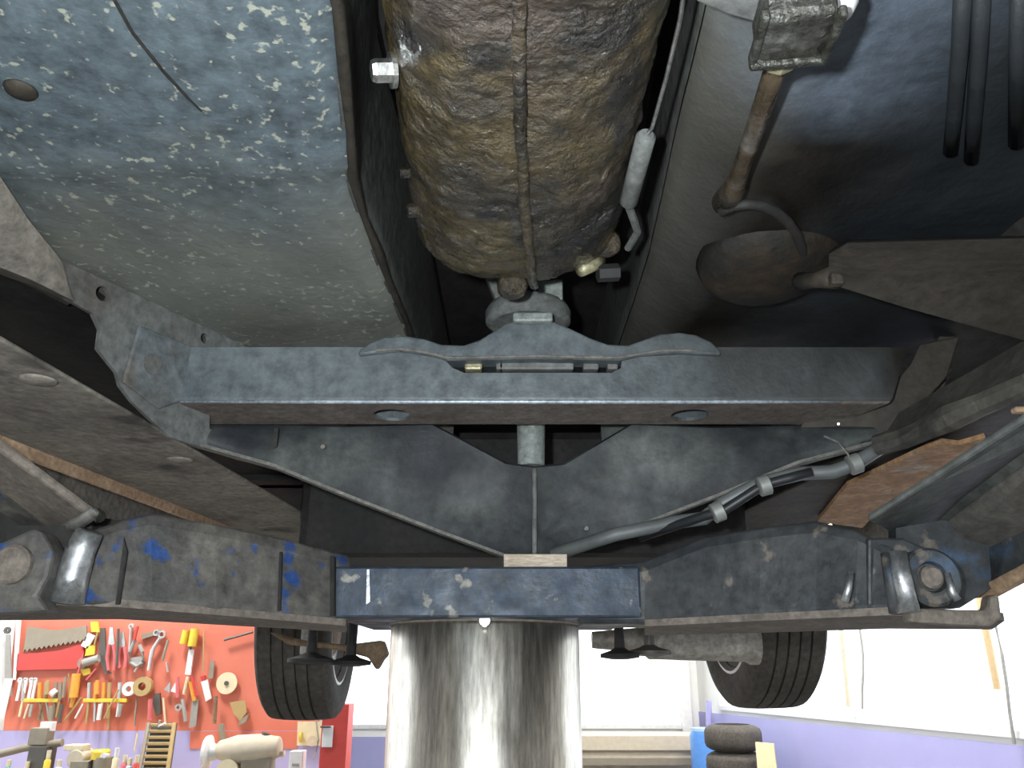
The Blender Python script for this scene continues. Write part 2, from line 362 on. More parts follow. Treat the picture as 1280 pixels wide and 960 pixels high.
def flank_dust_and_shade(m, c1, c2, x0, inv=False):
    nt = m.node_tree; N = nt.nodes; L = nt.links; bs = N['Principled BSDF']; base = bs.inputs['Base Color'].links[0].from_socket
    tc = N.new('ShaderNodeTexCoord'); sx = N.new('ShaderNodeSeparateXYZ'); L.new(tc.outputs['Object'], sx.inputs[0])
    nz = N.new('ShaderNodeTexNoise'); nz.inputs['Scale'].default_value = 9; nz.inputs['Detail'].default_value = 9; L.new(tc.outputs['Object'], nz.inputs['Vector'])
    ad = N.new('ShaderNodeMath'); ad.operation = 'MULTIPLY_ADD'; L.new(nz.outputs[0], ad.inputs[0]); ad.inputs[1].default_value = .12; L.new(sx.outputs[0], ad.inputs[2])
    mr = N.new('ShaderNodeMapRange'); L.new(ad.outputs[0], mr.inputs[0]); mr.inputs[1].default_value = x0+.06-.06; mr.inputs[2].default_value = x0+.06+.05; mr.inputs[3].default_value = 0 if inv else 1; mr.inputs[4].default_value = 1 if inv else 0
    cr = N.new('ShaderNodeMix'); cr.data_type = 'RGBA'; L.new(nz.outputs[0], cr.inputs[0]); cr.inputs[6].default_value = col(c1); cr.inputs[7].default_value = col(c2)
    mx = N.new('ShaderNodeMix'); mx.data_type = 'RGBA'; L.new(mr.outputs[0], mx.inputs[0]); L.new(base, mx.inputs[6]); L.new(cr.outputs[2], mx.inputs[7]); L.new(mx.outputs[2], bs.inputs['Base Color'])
flank_dust_and_shade(MR, (.075,.07,.058), (.185,.185,.162), -.265)
flank_dust_and_shade(MR, (.010,.011,.012), (.03,.036,.042), -.13, True)  # shade on the outer side, painted as a darker colour
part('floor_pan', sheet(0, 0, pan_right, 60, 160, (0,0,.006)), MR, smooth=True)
# seam line scored in the left pan, raised floor ribs on the right pan
part('seam', b_tube([P(*q, H=HF-.001) for q in [(143, 0), (165, 40), (205, 90), (235, 122), (252, 138)]], .0014, 6), M['black'])
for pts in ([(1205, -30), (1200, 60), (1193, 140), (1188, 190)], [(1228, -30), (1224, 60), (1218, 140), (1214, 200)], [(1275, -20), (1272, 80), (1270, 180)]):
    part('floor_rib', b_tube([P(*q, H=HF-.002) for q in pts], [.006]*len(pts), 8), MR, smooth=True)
# tunnel: side walls and roof
def tun_wall(s):
    f = pan_left if s < 0 else pan_right
    def fn(u, v):
        e = f(0, v); return V((e.x + (.012*math.sin(u*math.pi/2) if s < 0 else .002), e.y, e.z+u*.21 + (.006 if s > 0 else 0) + .004*noise.noise(V((u*4, v*40, s)))))
    return fn
MT = mat('tunnel_wall_underseal', [(.055,.06,.055),(.10,.105,.095)], 10, .6, 0, .3, 60)
part('tunnel_wall', sheet(0, 0, tun_wall(-1), 6, 120, (-.006,0,0)), MT, smooth=True)
part('tunnel_wall', sheet(0, 0, tun_wall(1), 6, 120, (.003,0,0)), MT, smooth=True)
part('tunnel_roof', b_box((0, (YA+YB)/2, ZF+.215), (.33, YB-YA, .01)), M['black'])
# rolled lip of the left pan beside the gearbox, with crumpled underseal
lipL = jitter(b_tube([pan_left(0, v/40)+V((.001,0,-.001)) for v in range(10, 41)], [.003+.002*abs(math.sin(v*1.7)) for v in range(10, 41)], 8), .002, 60)
part('pan_lip', lipL, M['dark_brown'], smooth=True)

# ---- gearbox: oily cast housing
rings = []
prof = [(.10,.105,.395),(.3,.105,.395),(.42,.104,.396),(.5,.106,.397),(.58,.108,.398),(.66,.110,.399),(.72,.112,.4),(.765,.110,.402),(.795,.101,.408),(.815,.083,.42),(.826,.060,.44)]
ys = []
for a, b in zip(prof, prof[1:]):
    n = max(3, int((b[0]-a[0])/.005))
    for i in range(n):
        t = i/n; ys.append(tuple(a[k]*(1-t)+b[k]*t for k in range(3)))
ys.append(prof[-1])
NS = 150
for (y, hw, hb) in ys:
    cz = hb+.095; cx = .010 - .006*(y-.4)/.4
    ring = []
    for k in range(NS):
        a = 2*math.pi*k/NS; ca, sa = math.cos(a), math.sin(a)
        e = .72
        x = cx + hw*math.copysign(abs(ca)**e, ca); z = CZ + cz + .095*math.copysign(abs(sa)**e, sa)
        ring.append(V((x, y, z)))
    rings.append(ring)
gb = b_loft(rings)
for v in gb.verts:
    n = noise.fractal(v.co*22, 1.0, 2.0, 3)*.0042 + noise.noise(v.co*80)*.0022 + noise.noise(v.co*190)*.0010
    d = V((v.co.x-.01, 0, v.co.z-(CZ+.495))).normalized(); v.co += d*n
GB = part('gearbox', gb, M['gear'], smooth=True)
lab(GB, 'brown oil-soaked gearbox housing')
# split seam along its belly
seam = []
for i in range(46):
    y = .12+.69*i/45
    px = 655
    h = .393 + (.0 if y < .74 else (y-.74)*.2)
    t = P(650+ (0 if y<.5 else (y-.5)*55), 300, Y=y).x
    seam.append(V((t+.0015*noise.noise(V((y*30, 0, 0))), y, CZ+h)))
sm = b_loft([[p+V((-.0045,0,.010)), p+V((-.0045,0,-.0015)), p+V((0,0,-.003)), p+V((.0045,0,-.0015)), p+V((.0045,0,.010))] for p in seam])
part('seam_flange', jitter(sm, .0014, 90), M['gear'], GB, smooth=True)
for q, Y_, r in [((484, 88), .50, .009), ((524, 262), .70, .007), ((515, 215), .66, .005)]:
    p = P(*q, Y=Y_); part('bolt', b_bolt(p+V((.006,0,0)), (-1, -.25, -.25), r, .016), M['bolt'] if r > .008 else M['gear'], GB)
for q, Y_, r in [((546, 296), .745, .014), ((760, 300), .77, .015), ((640, 352), .80, .017), ((532, 270), .71, .011)]:
    p = P(*q, Y=Y_); part('casting_boss', jitter(b_rev(p+V((0,.012,.006)), (0, -.5, -.86), [(0, r*1.05), (r*.7, r), (r*1.1, r*.7), (r*1.3, .001)], 18), .002, 60), M['gear'], GB, smooth=True)
# speedo drive fitting with bright clamp at the tail
p = P(738, 333, Y=.79); part('cable_clamp', b_tube([p+V((-.012,-.006,-.008)), p+V((.004,.004,.004)), p+V((.012, .01, .014))], .0075, 12), M['brass'], GB, smooth=True)
p = P(760, 341, Y=.80); part('cable_nut', b_rev(p, (.8,.1,.1), [(-.012,.010),(.012,.010)], 6), M['blackplastic'], GB)
# ---- spring-loaded cable beside the gearbox
cs = P(808, 168, Y=.56); ce = P(785, 255, Y=.66)
d = (ce-cs).normalized()
CY = part('cable_cylinder', b_rev(cs, d, [(0,.006),(.003,.0085),((ce-cs).length-.004,.0085),((ce-cs).length,.006)], 20), M['rubber'], smooth='auto')
lab(CY, 'grey cylinder on a thin cable')
part('cable', b_tube([P(858, -30, Y=.40), P(850, 25, Y=.44), P(832, 100, Y=.5), P(815, 160, Y=.55), cs], .0017, 8), M['bolt'], CY)
part('cable_end', b_tube([ce, P(792, 275, Y=.69), P(797, 290, Y=.72), P(785, 310, Y=.76)], .004, 8), M['rubber'], CY)

# ---- crossmember: pressed channel with bottom holes and a slot
Yc = .93
hT = P(640, 434, Y=Yc).z; hB = P(640, 503, Y=Yc).z; Yb = C0.y + (hB-CZ)/(ray(640, 532).z)*ray(640, 532).y
xl = P(228, 480, Y=Yc).x; xr = P(1110, 480, Y=Yc).x
def chan():
    t = .004; r = .007
    outer = [(Yc, hT)] + [(Yc+r-r*math.cos(a), hB+r-r*math.sin(a)) for a in [i*math.pi/12 for i in range(7)]] + [(Yb-r+r*math.sin(a), hB+r-r*math.cos(a)) for a in [i*math.pi/12 for i in range(7)]] + [(Yb, hT)]
    inner = [(Yb-t, hT), (Yb-t, hB+t+r*.4), (Yb-t-r*.4, hB+t), (Yc+t+r*.4, hB+t), (Yc+t, hB+t+r*.4), (Yc+t, hT)]
    pr = outer+inner
    bm = b_prism([V((xl, y, z)) for y, z in pr], (xr-xl, 0, 0))
    for v in bm.verts:
        if v.co.x > 0: v.co.x += (v.co.z-hB)*.45 - (v.co.y-Yc)*.35
    return bm
MX = pan_mat('crossmember_paint_and_shade', (.115,.135,.145), (.02,.018,.016), .24, None, (.045,.042,.038), axis=0, spread=.2)  # darkening to the right is shade painted into the colour
XM = part('crossmember', chan(), MX)
lab(XM, 'long blue-grey pressed steel crossmember')
hole = []
for px in (490, 862):
    p = P(px, 519, H=hB-CZ); hole.append(b_rev(p+V((0,0,-.02)), (0,0,1), [(0,.024),(.04,.024)], 28))
sl = [P(*q, Y=Yc) for q in [(556,450),(566,460),(580,466),(765,466),(776,460),(778,448),(770,430),(560,430)]]
hole.append(b_prism([V((q.x, Yc-.02, q.z)) for q in sl], (0,.05,0)))
cut(XM, hole)
XM.data.materials.append(M['cross_under'])
for f in XM.data.polygons:
    if f.normal.z < -.75: f.material_index = 1
part('worn_edge_highlight', b_tube([V((xl+(xr-xl)*t, Yc+.0012, hB+.0012)) for t in (0,.2,.4,.6,.8,.93)], [.0015,.0028,.003,.003,.0026,.0012], 8), M['edge'], XM, smooth=True)  # pale rubbed line that paints in the edge highlight
# brown grime on the underside is a thin inner liner seen through the holes; nuts in the slot
part('channel_liner', b_box(((xl+xr)/2, (Yc+Yb)/2, hT-.012), (xr-xl-.02, Yb-Yc-.02, .006)), M['v_panel'], XM)
for px, w_, m_ in [(592, 22, 'brass'), (625, 10, 'bracket'), (670, 95, 'bracket'), (738, 20, 'bracket'), (765, 14, 'bracket')]:
    p = P(px, 458, Y=Yc+.016)
    part('mount_nut' if w_ < 60 else 'mount_plate', b_box(p, (w_*.001, .014, .013)), M[m_], XM, bevel=.0025)
# saddle plate over the middle of the crossmember
def outl(pts, Y): return [P(*q, Y=Y) for q in pts]
top_pts = [(448,438),(462,428),(480,421),(505,419),(530,423),(552,430),(580,431),(600,424),(618,413),(632,404),(650,399),(672,398),(694,402),(715,411),(738,422),(760,430),(785,431),(805,424),(825,417),(850,415),(870,418),(890,427),(902,438)]
low_pts = [(902,444),(850,441),(800,444),(775,450),(670,448),(560,450),(540,444),(500,438),(448,444)]
SD = part('saddle_plate', b_prism(outl(top_pts+low_pts, Yc-.006), (0,.03,0)), MX, XM, bevel=.007, bseg=3)
part('saddle_edge', b_tube([P(*q, Y=Yc-.007) for q in [(470,438),(500,436),(530,440),(560,447),(610,446.5),(670,445),(730,446.5),(775,447),(800,442),(830,438),(870,438)]], .0022, 8), M['flange'], SD)
# ---- rubber gearbox mount
pm = P(660, 398, Y=.985)-V((0,.015,0))
MOUNT = part('gearbox_mount', b_rev(pm+V((0,.015,-.012)), (0,0,1), [(0,.05),(.006,.057),(.018,.058),(.026,.054),(.034,.040)], 32), M['rubber'], smooth='auto')
part('mount_bolt', b_box(P(666, 398, Y=.918), (.050, .012, .013)), M['silver_dust'], MOUNT, bevel=.003)
part('mount_bracket', b_prism(outl([(606,340),(612,356),(620,376),(618,390),(700,390),(704,376),(704,350),(688,350),(687,374),(680,360),(660,372),(640,374),(628,360),(625,340)], .97), (0,.02,0)), M['rubber'], MOUNT, bevel=.002)
part('mount_stay', b_box(P(688, 364, Y=.955), (.032,.012,.03)), M['silver_dust'], MOUNT, bevel=.002)
# ---- flanged end bracket on the left
A_, B_, C_ = P(75, 325, H=.412), P(236, 437, Y=Yc+.003), P(222, 503, Y=Yc+.003)
nB = (B_-A_).cross(C_-A_).normalized()
if nB.y > 0: nB = -nB
def onB(pts, off=0): return [P(*q, plane=(A_+nB*off, nB)) for q in pts]
BK = part('end_bracket', b_prism(onB([(74,324),(314,434),(262,437),(262,536),(345,570),(343,584),(300,575),(255,560),(212,546),(188,524),(166,503),(150,482),(146,466),(122,436),(125,412),(116,392),(100,383),(84,374),(58,346)]), -nB*.005), M['bracket'])
cut(BK, [b_rev(onB([(128,367)])[0]-nB*.03, nB, [(0,.0085),(.06,.0085)], 20), b_rev(onB([(256,423)])[0]-nB*.03, nB, [(0,.007),(.06,.007)], 20)])
part('gusset', b_prism(onB([(171,406),(246,437),(268,440),(268,498),(228,500),(196,512),(150,478)]), nB*.005), M['cross'], BK, bevel=.003)
for q in onB([(190,455)], .005): part('plug', b_rev(q, nB, [(0,.0125),(.0015,.0125),(.002,.009)], 24), M['bracket'], BK)
# right end, grimy and partly torn
A2, B2, C2 = P(1100, 430, H=.40), P(1190, 420, H=.40), P(1110, 545, H=.285)
n2 = (B2-A2).cross(C2-A2).normalized()
if n2.y > 0: n2 = -n2
BR = part('end_bracket', b_prism([P(*q, plane=(A2, n2)) for q in [(1030,468),(1072,474),(1092,490),(1120,476),(1138,455),(1150,430),(1200,420),(1185,470),(1150,510),(1105,545),(1060,560),(1000,585),(985,560),(1000,535)]], -n2*.006), M['dark_brown'], bevel=.002)
part('rivet', b_rev(P(1048, 530, plane=(A2+n2*.004, n2)), n2, [(0,.0022),(.0015,.0015)], 12), M['bolt'], BR)
part('stay', b_prism([P(*q, Y=.98) for q in [(1138,505),(1160,460),(1180,405),(1200,405),(1186,462),(1176,500)]], (0,.01,0)), M['cross_dark'], BR)

# ---- V-shaped keel panels behind the crossmember
cols = [((228,533),(216,545),.98,.985),((345,533),(345,581),1.02,1.0),((430,534),(430,616),1.035,1.03),((540,531),(548,662),1.05,1.065),((632,580),(632,693),1.05,1.10),((668,585),(668,698),1.04,1.10),
        ((706,581),(706,693),1.05,1.10),((790,531),(795,656),1.05,1.065),((890,535),(890,620),1.035,1.03),((992,534),(992,578),1.02,1.0),((1095,536),(1105,548),.98,.985)]
def vcol(i):
    (a, b, ya, yb) = cols[i]; return P(*a, Y=ya), P(*b, Y=yb)
def vhalf(i0, i1):
    rows = []; NJ = 10
    pts = []
    for i in range(i0, i1+1):
        t, b = vcol(i); bulge = V((0, .012, .012))
        pts.append([t.lerp(b, j/NJ) + bulge*(-math.sin(math.pi*j/NJ)*.35) for j in range(NJ+1)])
    # subdivide between columns
    out = []
    for a, b in zip(pts, pts[1:]):
        for s in range(4): out.append([p.lerp(q, s/4) for p, q in zip(a, b)])
    out.append(pts[-1])
    nx = len(out)-1
    return sheet(0, 0, lambda u, v: out[round(u*nx)][round(v*NJ)], nx, NJ, (0,.006,.004))
KL = part('keel_panel', vhalf(0, 5), M['v_panel'], smooth='auto')
KR = part('keel_panel', vhalf(5, 10), M['v_panel'], smooth='auto')
lab(KL, 'blackened V-shaped floor panel'); 
ridge = [vcol(5)[0].lerp(vcol(5)[1], j/10)+V((0,-.0048*math.sin(math.pi*j/10)-.002, -.0048*math.sin(math.pi*j/10)-.001)) for j in range(11)]
part('weld_ridge', b_tube(ridge, .0035, 8), M['bracket'], KR, smooth=True)
def flange_strip(ids, m, K, w1=.010):
    pts = [vcol(i)[1] for i in ids]
    return part('edge_flange', b_loft([[p+V((0,-.012,-.001)), p+V((0,-.010,-.005)), p+V((0,.012,-.005)), p+V((0,.012,0))] for p in pts]), m, K)
flange_strip([0,1,2,3,4], M['flange'], KL); flange_strip([6,7,8,9,10], M['flange'], KR)
# bolt tube and bits seen through the gap above the V
part('drain_tube', b_rev(P(664, 580, Y=1.10), (0,0,1), [(-.004,.019),(.10,.021)], 24), M['silver_dust'], smooth='auto')
part('gap_plate', b_box(P(500, 552, Y=1.16), (.16,.01,.09)), M['cross_dark'])
part('gap_plate', b_box(P(810, 555, Y=1.16), (.14,.01,.09)), M['v_panel'])
# punched slots and rivets on the V panels
part('slot_lip', b_prism([P(*q, Y=1.004) for q in [(343,535),(348,535),(346,558),(341,562)]], (0,.006,0)), M['black'], KL)
for q, Y_ in [((404,558),1.02), ((733,660),1.07)]:
    part('rivet', b_rev(P(*q, Y=Y_-.004), (0,-1,-.4), [(0,.004),(.003,.003)], 10), M['flange'], KL)
# black box added to keep the space behind the keel dark
part('dark_filler_box', b_box((.02, 1.58, CZ+.305), (.80, .34, .23)), M['black'], bevel=.02)
# rear floor behind the keel
part('rear_bulkhead', b_box((.02, 1.76, CZ+.52), (1.5, .03, .26)), M['black'])
part('rear_floor', b_box((.05, 2.45, CZ+.40), (1.45, 1.5, .02)), M['black'])
part('front_floor', b_box((0, -.95, CZ+.5), (1.5, .12, .3)), M['dark_brown'])

# ---- sills
HS = .27
def sill(px, py, HH): return P(px, py, H=HH)
p1, p2, p3, p4 = sill(0,425,HS), sill(0,542,HS), sill(275,652,HS), sill(430,672,HS)
def ext(a, b, Y): t = (Y-a.y)/(b.y-a.y); return a+(b-a)*t
i0, i1, o0, o1 = ext(p1,p4,.12), ext(p1,p4,1.85), ext(p2,p3,.12), ext(p2,p3,1.85)
def sill_mesh(i0, i1, o0, o1, s):
    up = V((0,0,.075)); lip = V((0,0,.004))
    return b_loft([[a, b, b+V((s*.006,0,0)), b+V((s*.006,0,0))+up, b-V((s*.004,0,0))+up, a+lip] for a, b in ((i0, o0), (i1, o1))])
SL = part('sill', sill_mesh(i0, i1, o0, o1, -1), M['rail'], bevel=.003)
lab(SL, 'brown dusty sill box')
part('pinch_weld', b_prism([o0+V((-.004,0,.004)), o1+V((-.004,0,.004)), o1+V((-.004,0,-.016)), o0+V((-.004,0,-.016))], (-.007,0,0)), M['rust_edge'], SL, bevel=.002)
for q in [(48,475),(225,575)]:
    part('dimple', b_rev(P(*q, H=HS-.0005), (0,0,-1), [(0,.018),(.002,.015),(.003,.006)], 20), M['rail'], SL, smooth=True)
# outer edge of the left floor: rolled rail between pan and sill
tp = [(-14,196),(0,220),(36,275),(78,327)]; lw = [(-14,327),(0,334),(40,350),(92,376)]
OL = part('side_rail', b_loft([[P(*a,H=.425), P(*a,H=.408), P(*b,H=.372), P(b[0]-8,b[1]+6,H=.385), P(b[0]-8,b[1]+6,H=.425)] for a, b in zip(tp, lw)]), M['rail'], smooth='auto')
part('sill_gap_shade', b_prism([P(*q, H=.404) for q in [(-120,330),(0,320),(80,342),(160,400),(240,470),(380,560),(500,640),(200,600),(-120,470)]], (0,0,.008)), M['black'])  # black sheet standing in for the deep shade in this gap
part('grommet', b_rev(P(26,112,H=HF-.001), (0,0,-1), [(0,.012),(.002,.011),(.004,.006),(.0045,.002)], 24), M['dark_brown'], OL, smooth=True)
# right sill, with torn rusty edge
r1, r2, r3, r4 = P(1290,470,H=HS), P(1290,535,H=HS), P(1040,652,H=HS), P(860,672,H=HS)
i0, i1, o0, o1 = ext(r1,r4,.25), ext(r1,r4,1.85), ext(r2,r3,.25), ext(r2,r3,1.85)
SR = part('sill', sill_mesh(i0, i1, o0, o1, 1), M['cross_dark'], bevel=.003)
lab(SR, 'dark grimy sill box with torn rust')
RS = part('rust_flap', b_prism([P(*q, H=HS-.012) for q in [(1022,652),(1060,606),(1100,588),(1160,560),(1178,553),(1200,556),(1232,547),(1225,556),(1150,602),(1100,636),(1078,660)]], (.0,.002,.006)), M['rust'], SR)
jp = [(1090,556),(1130,548),(1160,535),(1190,520),(1230,505),(1285,480)]
part('torn_lip', jitter(b_tube([P(x,y,H=.262) for x, y in jp], [.010,.014,.012,.016,.012,.010], 8), .007, 40), M['cross_dark'], SR)
part('bare_spot', b_box(P(1276, 513, H=.25), (.016,.01,.006)), M['rust_edge'], SR, bevel=.002)

# ---- brake pipes clipped along the right edge of the V
def pipe_h(t): return None
pp = [P(690,694,Y=1.085), P(770,668,Y=1.06), P(850,652,Y=1.03), P(880,648,Y=1.01), P(905,628,Y=1.0), P(950,604,Y=.985), P(1000,592,Y=.975), P(1040,590,Y=.97), P(1068,580,Y=.965), P(1130,540,Y=.95)]
BP = part('brake_pipe', b_tube(pp, .009, 12), M['pipe'], smooth=True)
hp = [P(800,672,Y=1.06), P(880,645,Y=1.0), P(905,638,Y=.985), P(945,612,Y=.975), P(962,604,Y=.97), P(985,598,Y=.965), P(1015,590,Y=.96)]
part('fuel_hose', b_tube(hp, .006, 10), M['blackpipe'], BP, smooth=True)
for q, Y_, a in [((897,640),.985,(.9,-.1,.35)), ((955,607),.965,(.95,-.1,.25)), ((1068,580),.955,(.9,-.1,.3))]:
    part('pipe_clip', b_rev(P(*q, Y=Y_), a, [(-.007,.011),(-.006,.0125),(.006,.0125),(.007,.011)], 20), M['clip'], BP, smooth='auto')
part('loose_wire', b_tube([P(1030,545,Y=.95), P(1048,553,Y=.945), P(1060,568,Y=.945), P(1066,584,Y=.95)], .0013, 6), M['flange'], BP)

# ---- steering coupling and shaft on the right
u0, u1 = P(985, 40, H=.375), P(918, 235, H=.405)
SHD = (u1-u0).normalized()
SH = part('steering_shaft', b_tube([u0, u0.lerp(u1,.35), u0.lerp(u1,.85), u1, u1+SHD*.05+V((0,0,.01))], [.0078,.0074,.0074,.010,.013], 16), mat('oily_steel_rod', [(.07,.055,.035),(.16,.12,.08),(.28,.26,.25)], 14, .3, .6, .1, 80, rvar=.15), smooth=True)
lab(SH, 'rusty rod running up to the floor')
cc = P(992, 22, H=.362); xa = SHD; za = V((0,0,-1)); ya = za.cross(xa).normalized(); za = xa.cross(ya)
rotc = Matrix((ya, xa, za)).transposed()
MC = mat('greasy_cast_coupling', [(.02,.02,.016),(.06,.06,.05),(.16,.16,.15)], 26, .28, .5, .7, 70, rvar=.15, coat=.4)
CPL = part('coupling', b_box(cc, (.040,.046,.030), None, rotc), MC, SH, bevel=.005)
bmr = bmesh.new()
for o_, s_ in [((0,.022,.014),(.046,.006,.008)),((.021,0,.014),(.005,.046,.008)),((-.021,0,.012),(.005,.046,.008))]: b_box(cc+rotc@V(o_), s_, bmr, rotc)
part('coupling_rim', bmr, MC, SH, bevel=.002)
part('shaft_collar', b_rev(cc+SHD*.024, SHD, [(0,.013),(.006,.013),(.008,.011),(.018,.011)], 8), M['brass'], SH)
part('grease_cap', b_rev(P(1045, 5, H=.37), (.3,.2,-1), [(-.01,.012),(.004,.012),(.010,.006)], 16), M['whitesteel'], SH, smooth=True)
part('upper_bracket', b_prism([P(*q, H=.40) for q in [(855,-40),(955,-40),(948,30),(905,18),(870,2)]], (0,0,.012)), M['bracket'], bevel=.002)
# domed boss under the shaft and dark silencer reaching to the right
DM = part('floor_dome', b_rev(P(960, 318, H=HF+.01), (.05,-.15,-1), [(0,.078),(.015,.074),(.028,.06),(.036,.035),(.038,.004)], 32), mat('rusty_dome', [(.006,.005,.004),(.012,.010,.007),(.035,.02,.011)], 12, .7, 0, .3, 70), smooth=True)
part('dome_rim', b_tube([P(905+70*math.cos(a)+30, 330-75*math.sin(a), H=HF-.012) for a in [i*math.pi/12 for i in range(-1, 9)]], .005, 8), M['black'], DM, smooth=True)
yk = .80
q0 = [P(1030,340,Y=yk), P(1060,300,Y=yk+.01)]
silm = mat('dull_brown_silencer', [(.03,.026,.021),(.05,.042,.034)], 12, .65, 0, .15, 80)
def exr(x, y0, y1, y2, h0, h1, h2): return [P(x,y2,H=h2), P(x,y1,H=h1), P(x,y0,H=h0), P(x,y0-4,H=.417), P(x,y2,H=.417)]
EX = part('exhaust_box', b_loft([exr(1036,318,344,354,.355,.36,.355), exr(1060,304,343,362,.345,.352,.345), exr(1130,302,342,384,.335,.345,.33), exr(1290,298,341,428,.325,.335,.30), exr(1420,296,341,466,.325,.335,.29)]), silm, smooth='auto')
lab(EX, 'dull brown exhaust box')
part('pipe_stub', b_tube([P(1000,352,H=.385), P(1020,350,H=.375), P(1046,346,H=.365)], [.010,.008,.012], 12), M['dark_brown'], EX, smooth=True)
part('clamp', b_box(P(1045,350,H=.352), (.012,.010,.012)), M['dark_brown'], EX, bevel=.002)
# dark wheel-arch liner and bulkhead at the far right
part('arch_liner', b_loft([[V((.50,y,ZF)), V((.53,y,ZF-.05)), V((.60,y,ZF-.09)), V((.76,y,ZF-.10)), V((.76,y,ZF))] for y in (.05,.3,.6,.72)]), M['black'], smooth='auto')
# body sides and rear, mostly out of view
for s in (-1, 1):
    part('body_side', b_prism([V((s*.765+.03, y, CZ+h)) for y, h in [(-1.0,.26),(1.95,.26),(2.02,.42),(2.2,.52),(2.45,.55),(2.7,.52),(2.85,.42),(2.9,.3),(3.3,.3),(3.3,.95),(-1.0,.95)]], (s*.03,0,0)), M['rail'])
part('rear_panel', b_box((.05, 3.28, CZ+.6), (1.5,.04,.7)), M['dark_brown'])

# ---- rear wheels
def wheel(cx, cy, ch, R, W, yaw, inner):
    root = bpy.data.objects.new('wheel', None); COL.objects.link(root); root.parent = CAR
    c = V((cx, cy, CZ+ch)); root.location = c-CENT['car']; CENT[root.name] = c
    ax = V((math.cos(yaw), math.sin(yaw), 0))
    prof = [(-W*.40,R*.62),(-W*.49,R*.70),(-W*.52,R*.84),(-W*.49,R*.94),(-W*.44,R*.98)]
    ng = 5
    for k in range(ng):
        x0 = -W*.40+W*.8*k/ng; x1 = -W*.40+W*.8*(k+1)/ng
        bulge = lambda x: R*(1-.012*(x/(W*.4))**2)
        prof += [(x0+.003, bulge(x0)), (x1-.003, bulge(x1))]
        if k < ng-1: prof += [(x1-.0025, bulge(x1)-.009), (x1+.0025, bulge(x1)-.009)]
    prof += [(W*.44,R*.98),(W*.49,R*.94),(W*.52,R*.84),(W*.49,R*.70),(W*.40,R*.62)]
    bm = bmesh.new(); u, v = frame(ax); seg = 56
    rr = [[c+ax*h+(u*math.cos(2*math.pi*k/seg)+v*math.sin(2*math.pi*k/seg))*r for k in range(seg)] for h, r in prof]
    rr.append(rr[0]); b_loft(rr, bm, cap=False); bmesh.ops.remove_doubles(bm, verts=bm.verts, dist=1e-5)
    link('tyre', bm, M['tyre'], root, smooth='auto', ang=30)
    s = inner
    rm = b_rev(c, ax*s, [(-W*.42,R*.60),(-W*.40,R*.63),(W*.38,R*.63),(W*.47,R*.70),(W*.48,R*.66),(W*.30,R*.58),(W*.28,R*.50),(W*.05,R*.45),(W*.03,R*.2),(W*.12,R*.18),(W*.12,.01)], 40)
    rim = link('rim', rm, M['rim'], root, smooth='auto')
    link('brake_drum', b_rev(c, ax*s, [(W*.06,R*.42),(W*.34,R*.42),(W*.38,R*.38),(W*.40,R*.1)], 32), M['brown'], root, smooth='auto')
wheel(-.58, 2.42, .165, .292, .19, .04, 1)
wheel(.71, 2.42, .195, .292, .19, .06, -1)
# rear axle, trailing arms, rear silencer and inverted-mushroom stops
part('rear_axle', b_tube([V((-.50,2.42,CZ+.17)), V((.63,2.42,CZ+.20))], .035, 16), M['brown'], smooth='auto')
part('trailing_arm', b_prism([P(*q, Y=2.0) for q in [(335,790),(380,800),(430,806),(478,800),(484,818),(478,824),(470,838),(460,822),(420,812),(360,806)]], (0,.05,0)), M['brown'], bevel=.006)
part('axle_bracket', b_box(P(385, 802, Y=2.02), (.03,.03,.06)), M['muffler'], bevel=.004)
for px, py, Y_, r_ in [(388,828,1.95,.052), (438,831,2.0,.048), (775,822,1.95,.045), (812,818,2.0,.05)]:
    p = P(px, py, Y=Y_)
    part('bump_stop', b_rev(p, (0,0,1), [(-.004,r_*.4),(0,r_),(.008,r_),(.016,r_*.45),(.022,.012),(.07,.011),(.12,.014)], 28), M['black'] if px < 800 else M['darksteel'], smooth='auto')
mu = [P(740,800,Y=2.1), P(800,800,Y=2.1), P(810,800,Y=2.1), P(930,802,Y=2.1), P(935,802,Y=2.1), P(945,802,Y=2.1)]
part('rear_silencer', b_tube(mu, [.02,.03,.046,.048,.055,.055], 24), M['muffler'], smooth='auto')
part('underbody_pan', b_box((.2, 2.0, CZ+.16), (.35,.25,.06)), M['muffler'], bevel=.01)

# ================================================================ LIFT
LX = P(606, 830, Y=1.19).x
LIFT = thing('vehicle_lift', (LX, 1.19, 0), 'blue-painted single-post hydraulic lift with swing arms under the car', 'vehicle lift')
RP = .133
zt = P(606, 776, Y=1.19-RP).z
link('ram_post', b_rev((LX, 1.19, 0), (0,0,1), [(0,RP),(zt-.004,RP),(zt,RP*.985)], 96), M['post'], LIFT, smooth='auto')
link('floor_collar', b_rev((LX, 1.19, 0), (0,0,1), [(0,.26),(.012,.26),(.02,.25),(.02,RP+.004)], 64), M['arm_under'], LIFT, smooth='auto')
BY = 1.03
b0, b1 = P(418, 708, Y=BY), P(803, 772, Y=BY)
BO = link('bolster', b_box(((b0.x+b1.x)/2, BY+.16, (b0.z+b1.z)/2), (b1.x-b0.x, .32, b0.z-b1.z)), M['bolster'], LIFT, bevel=.003)
lab(BO, 'scuffed blue steel head block')
link('head_flange', b_rev((LX, 1.19, zt), (0,0,1), [(0,RP*1.02),(b1.z-zt+.004,RP*1.03)], 64), M['arm_under'], LIFT, smooth='auto')
link('grub_screw', b_rev(P(606,776,Y=1.05), (0,-1,0), [(0,.008),(.006,.007)], 10), M['worn'], LIFT)
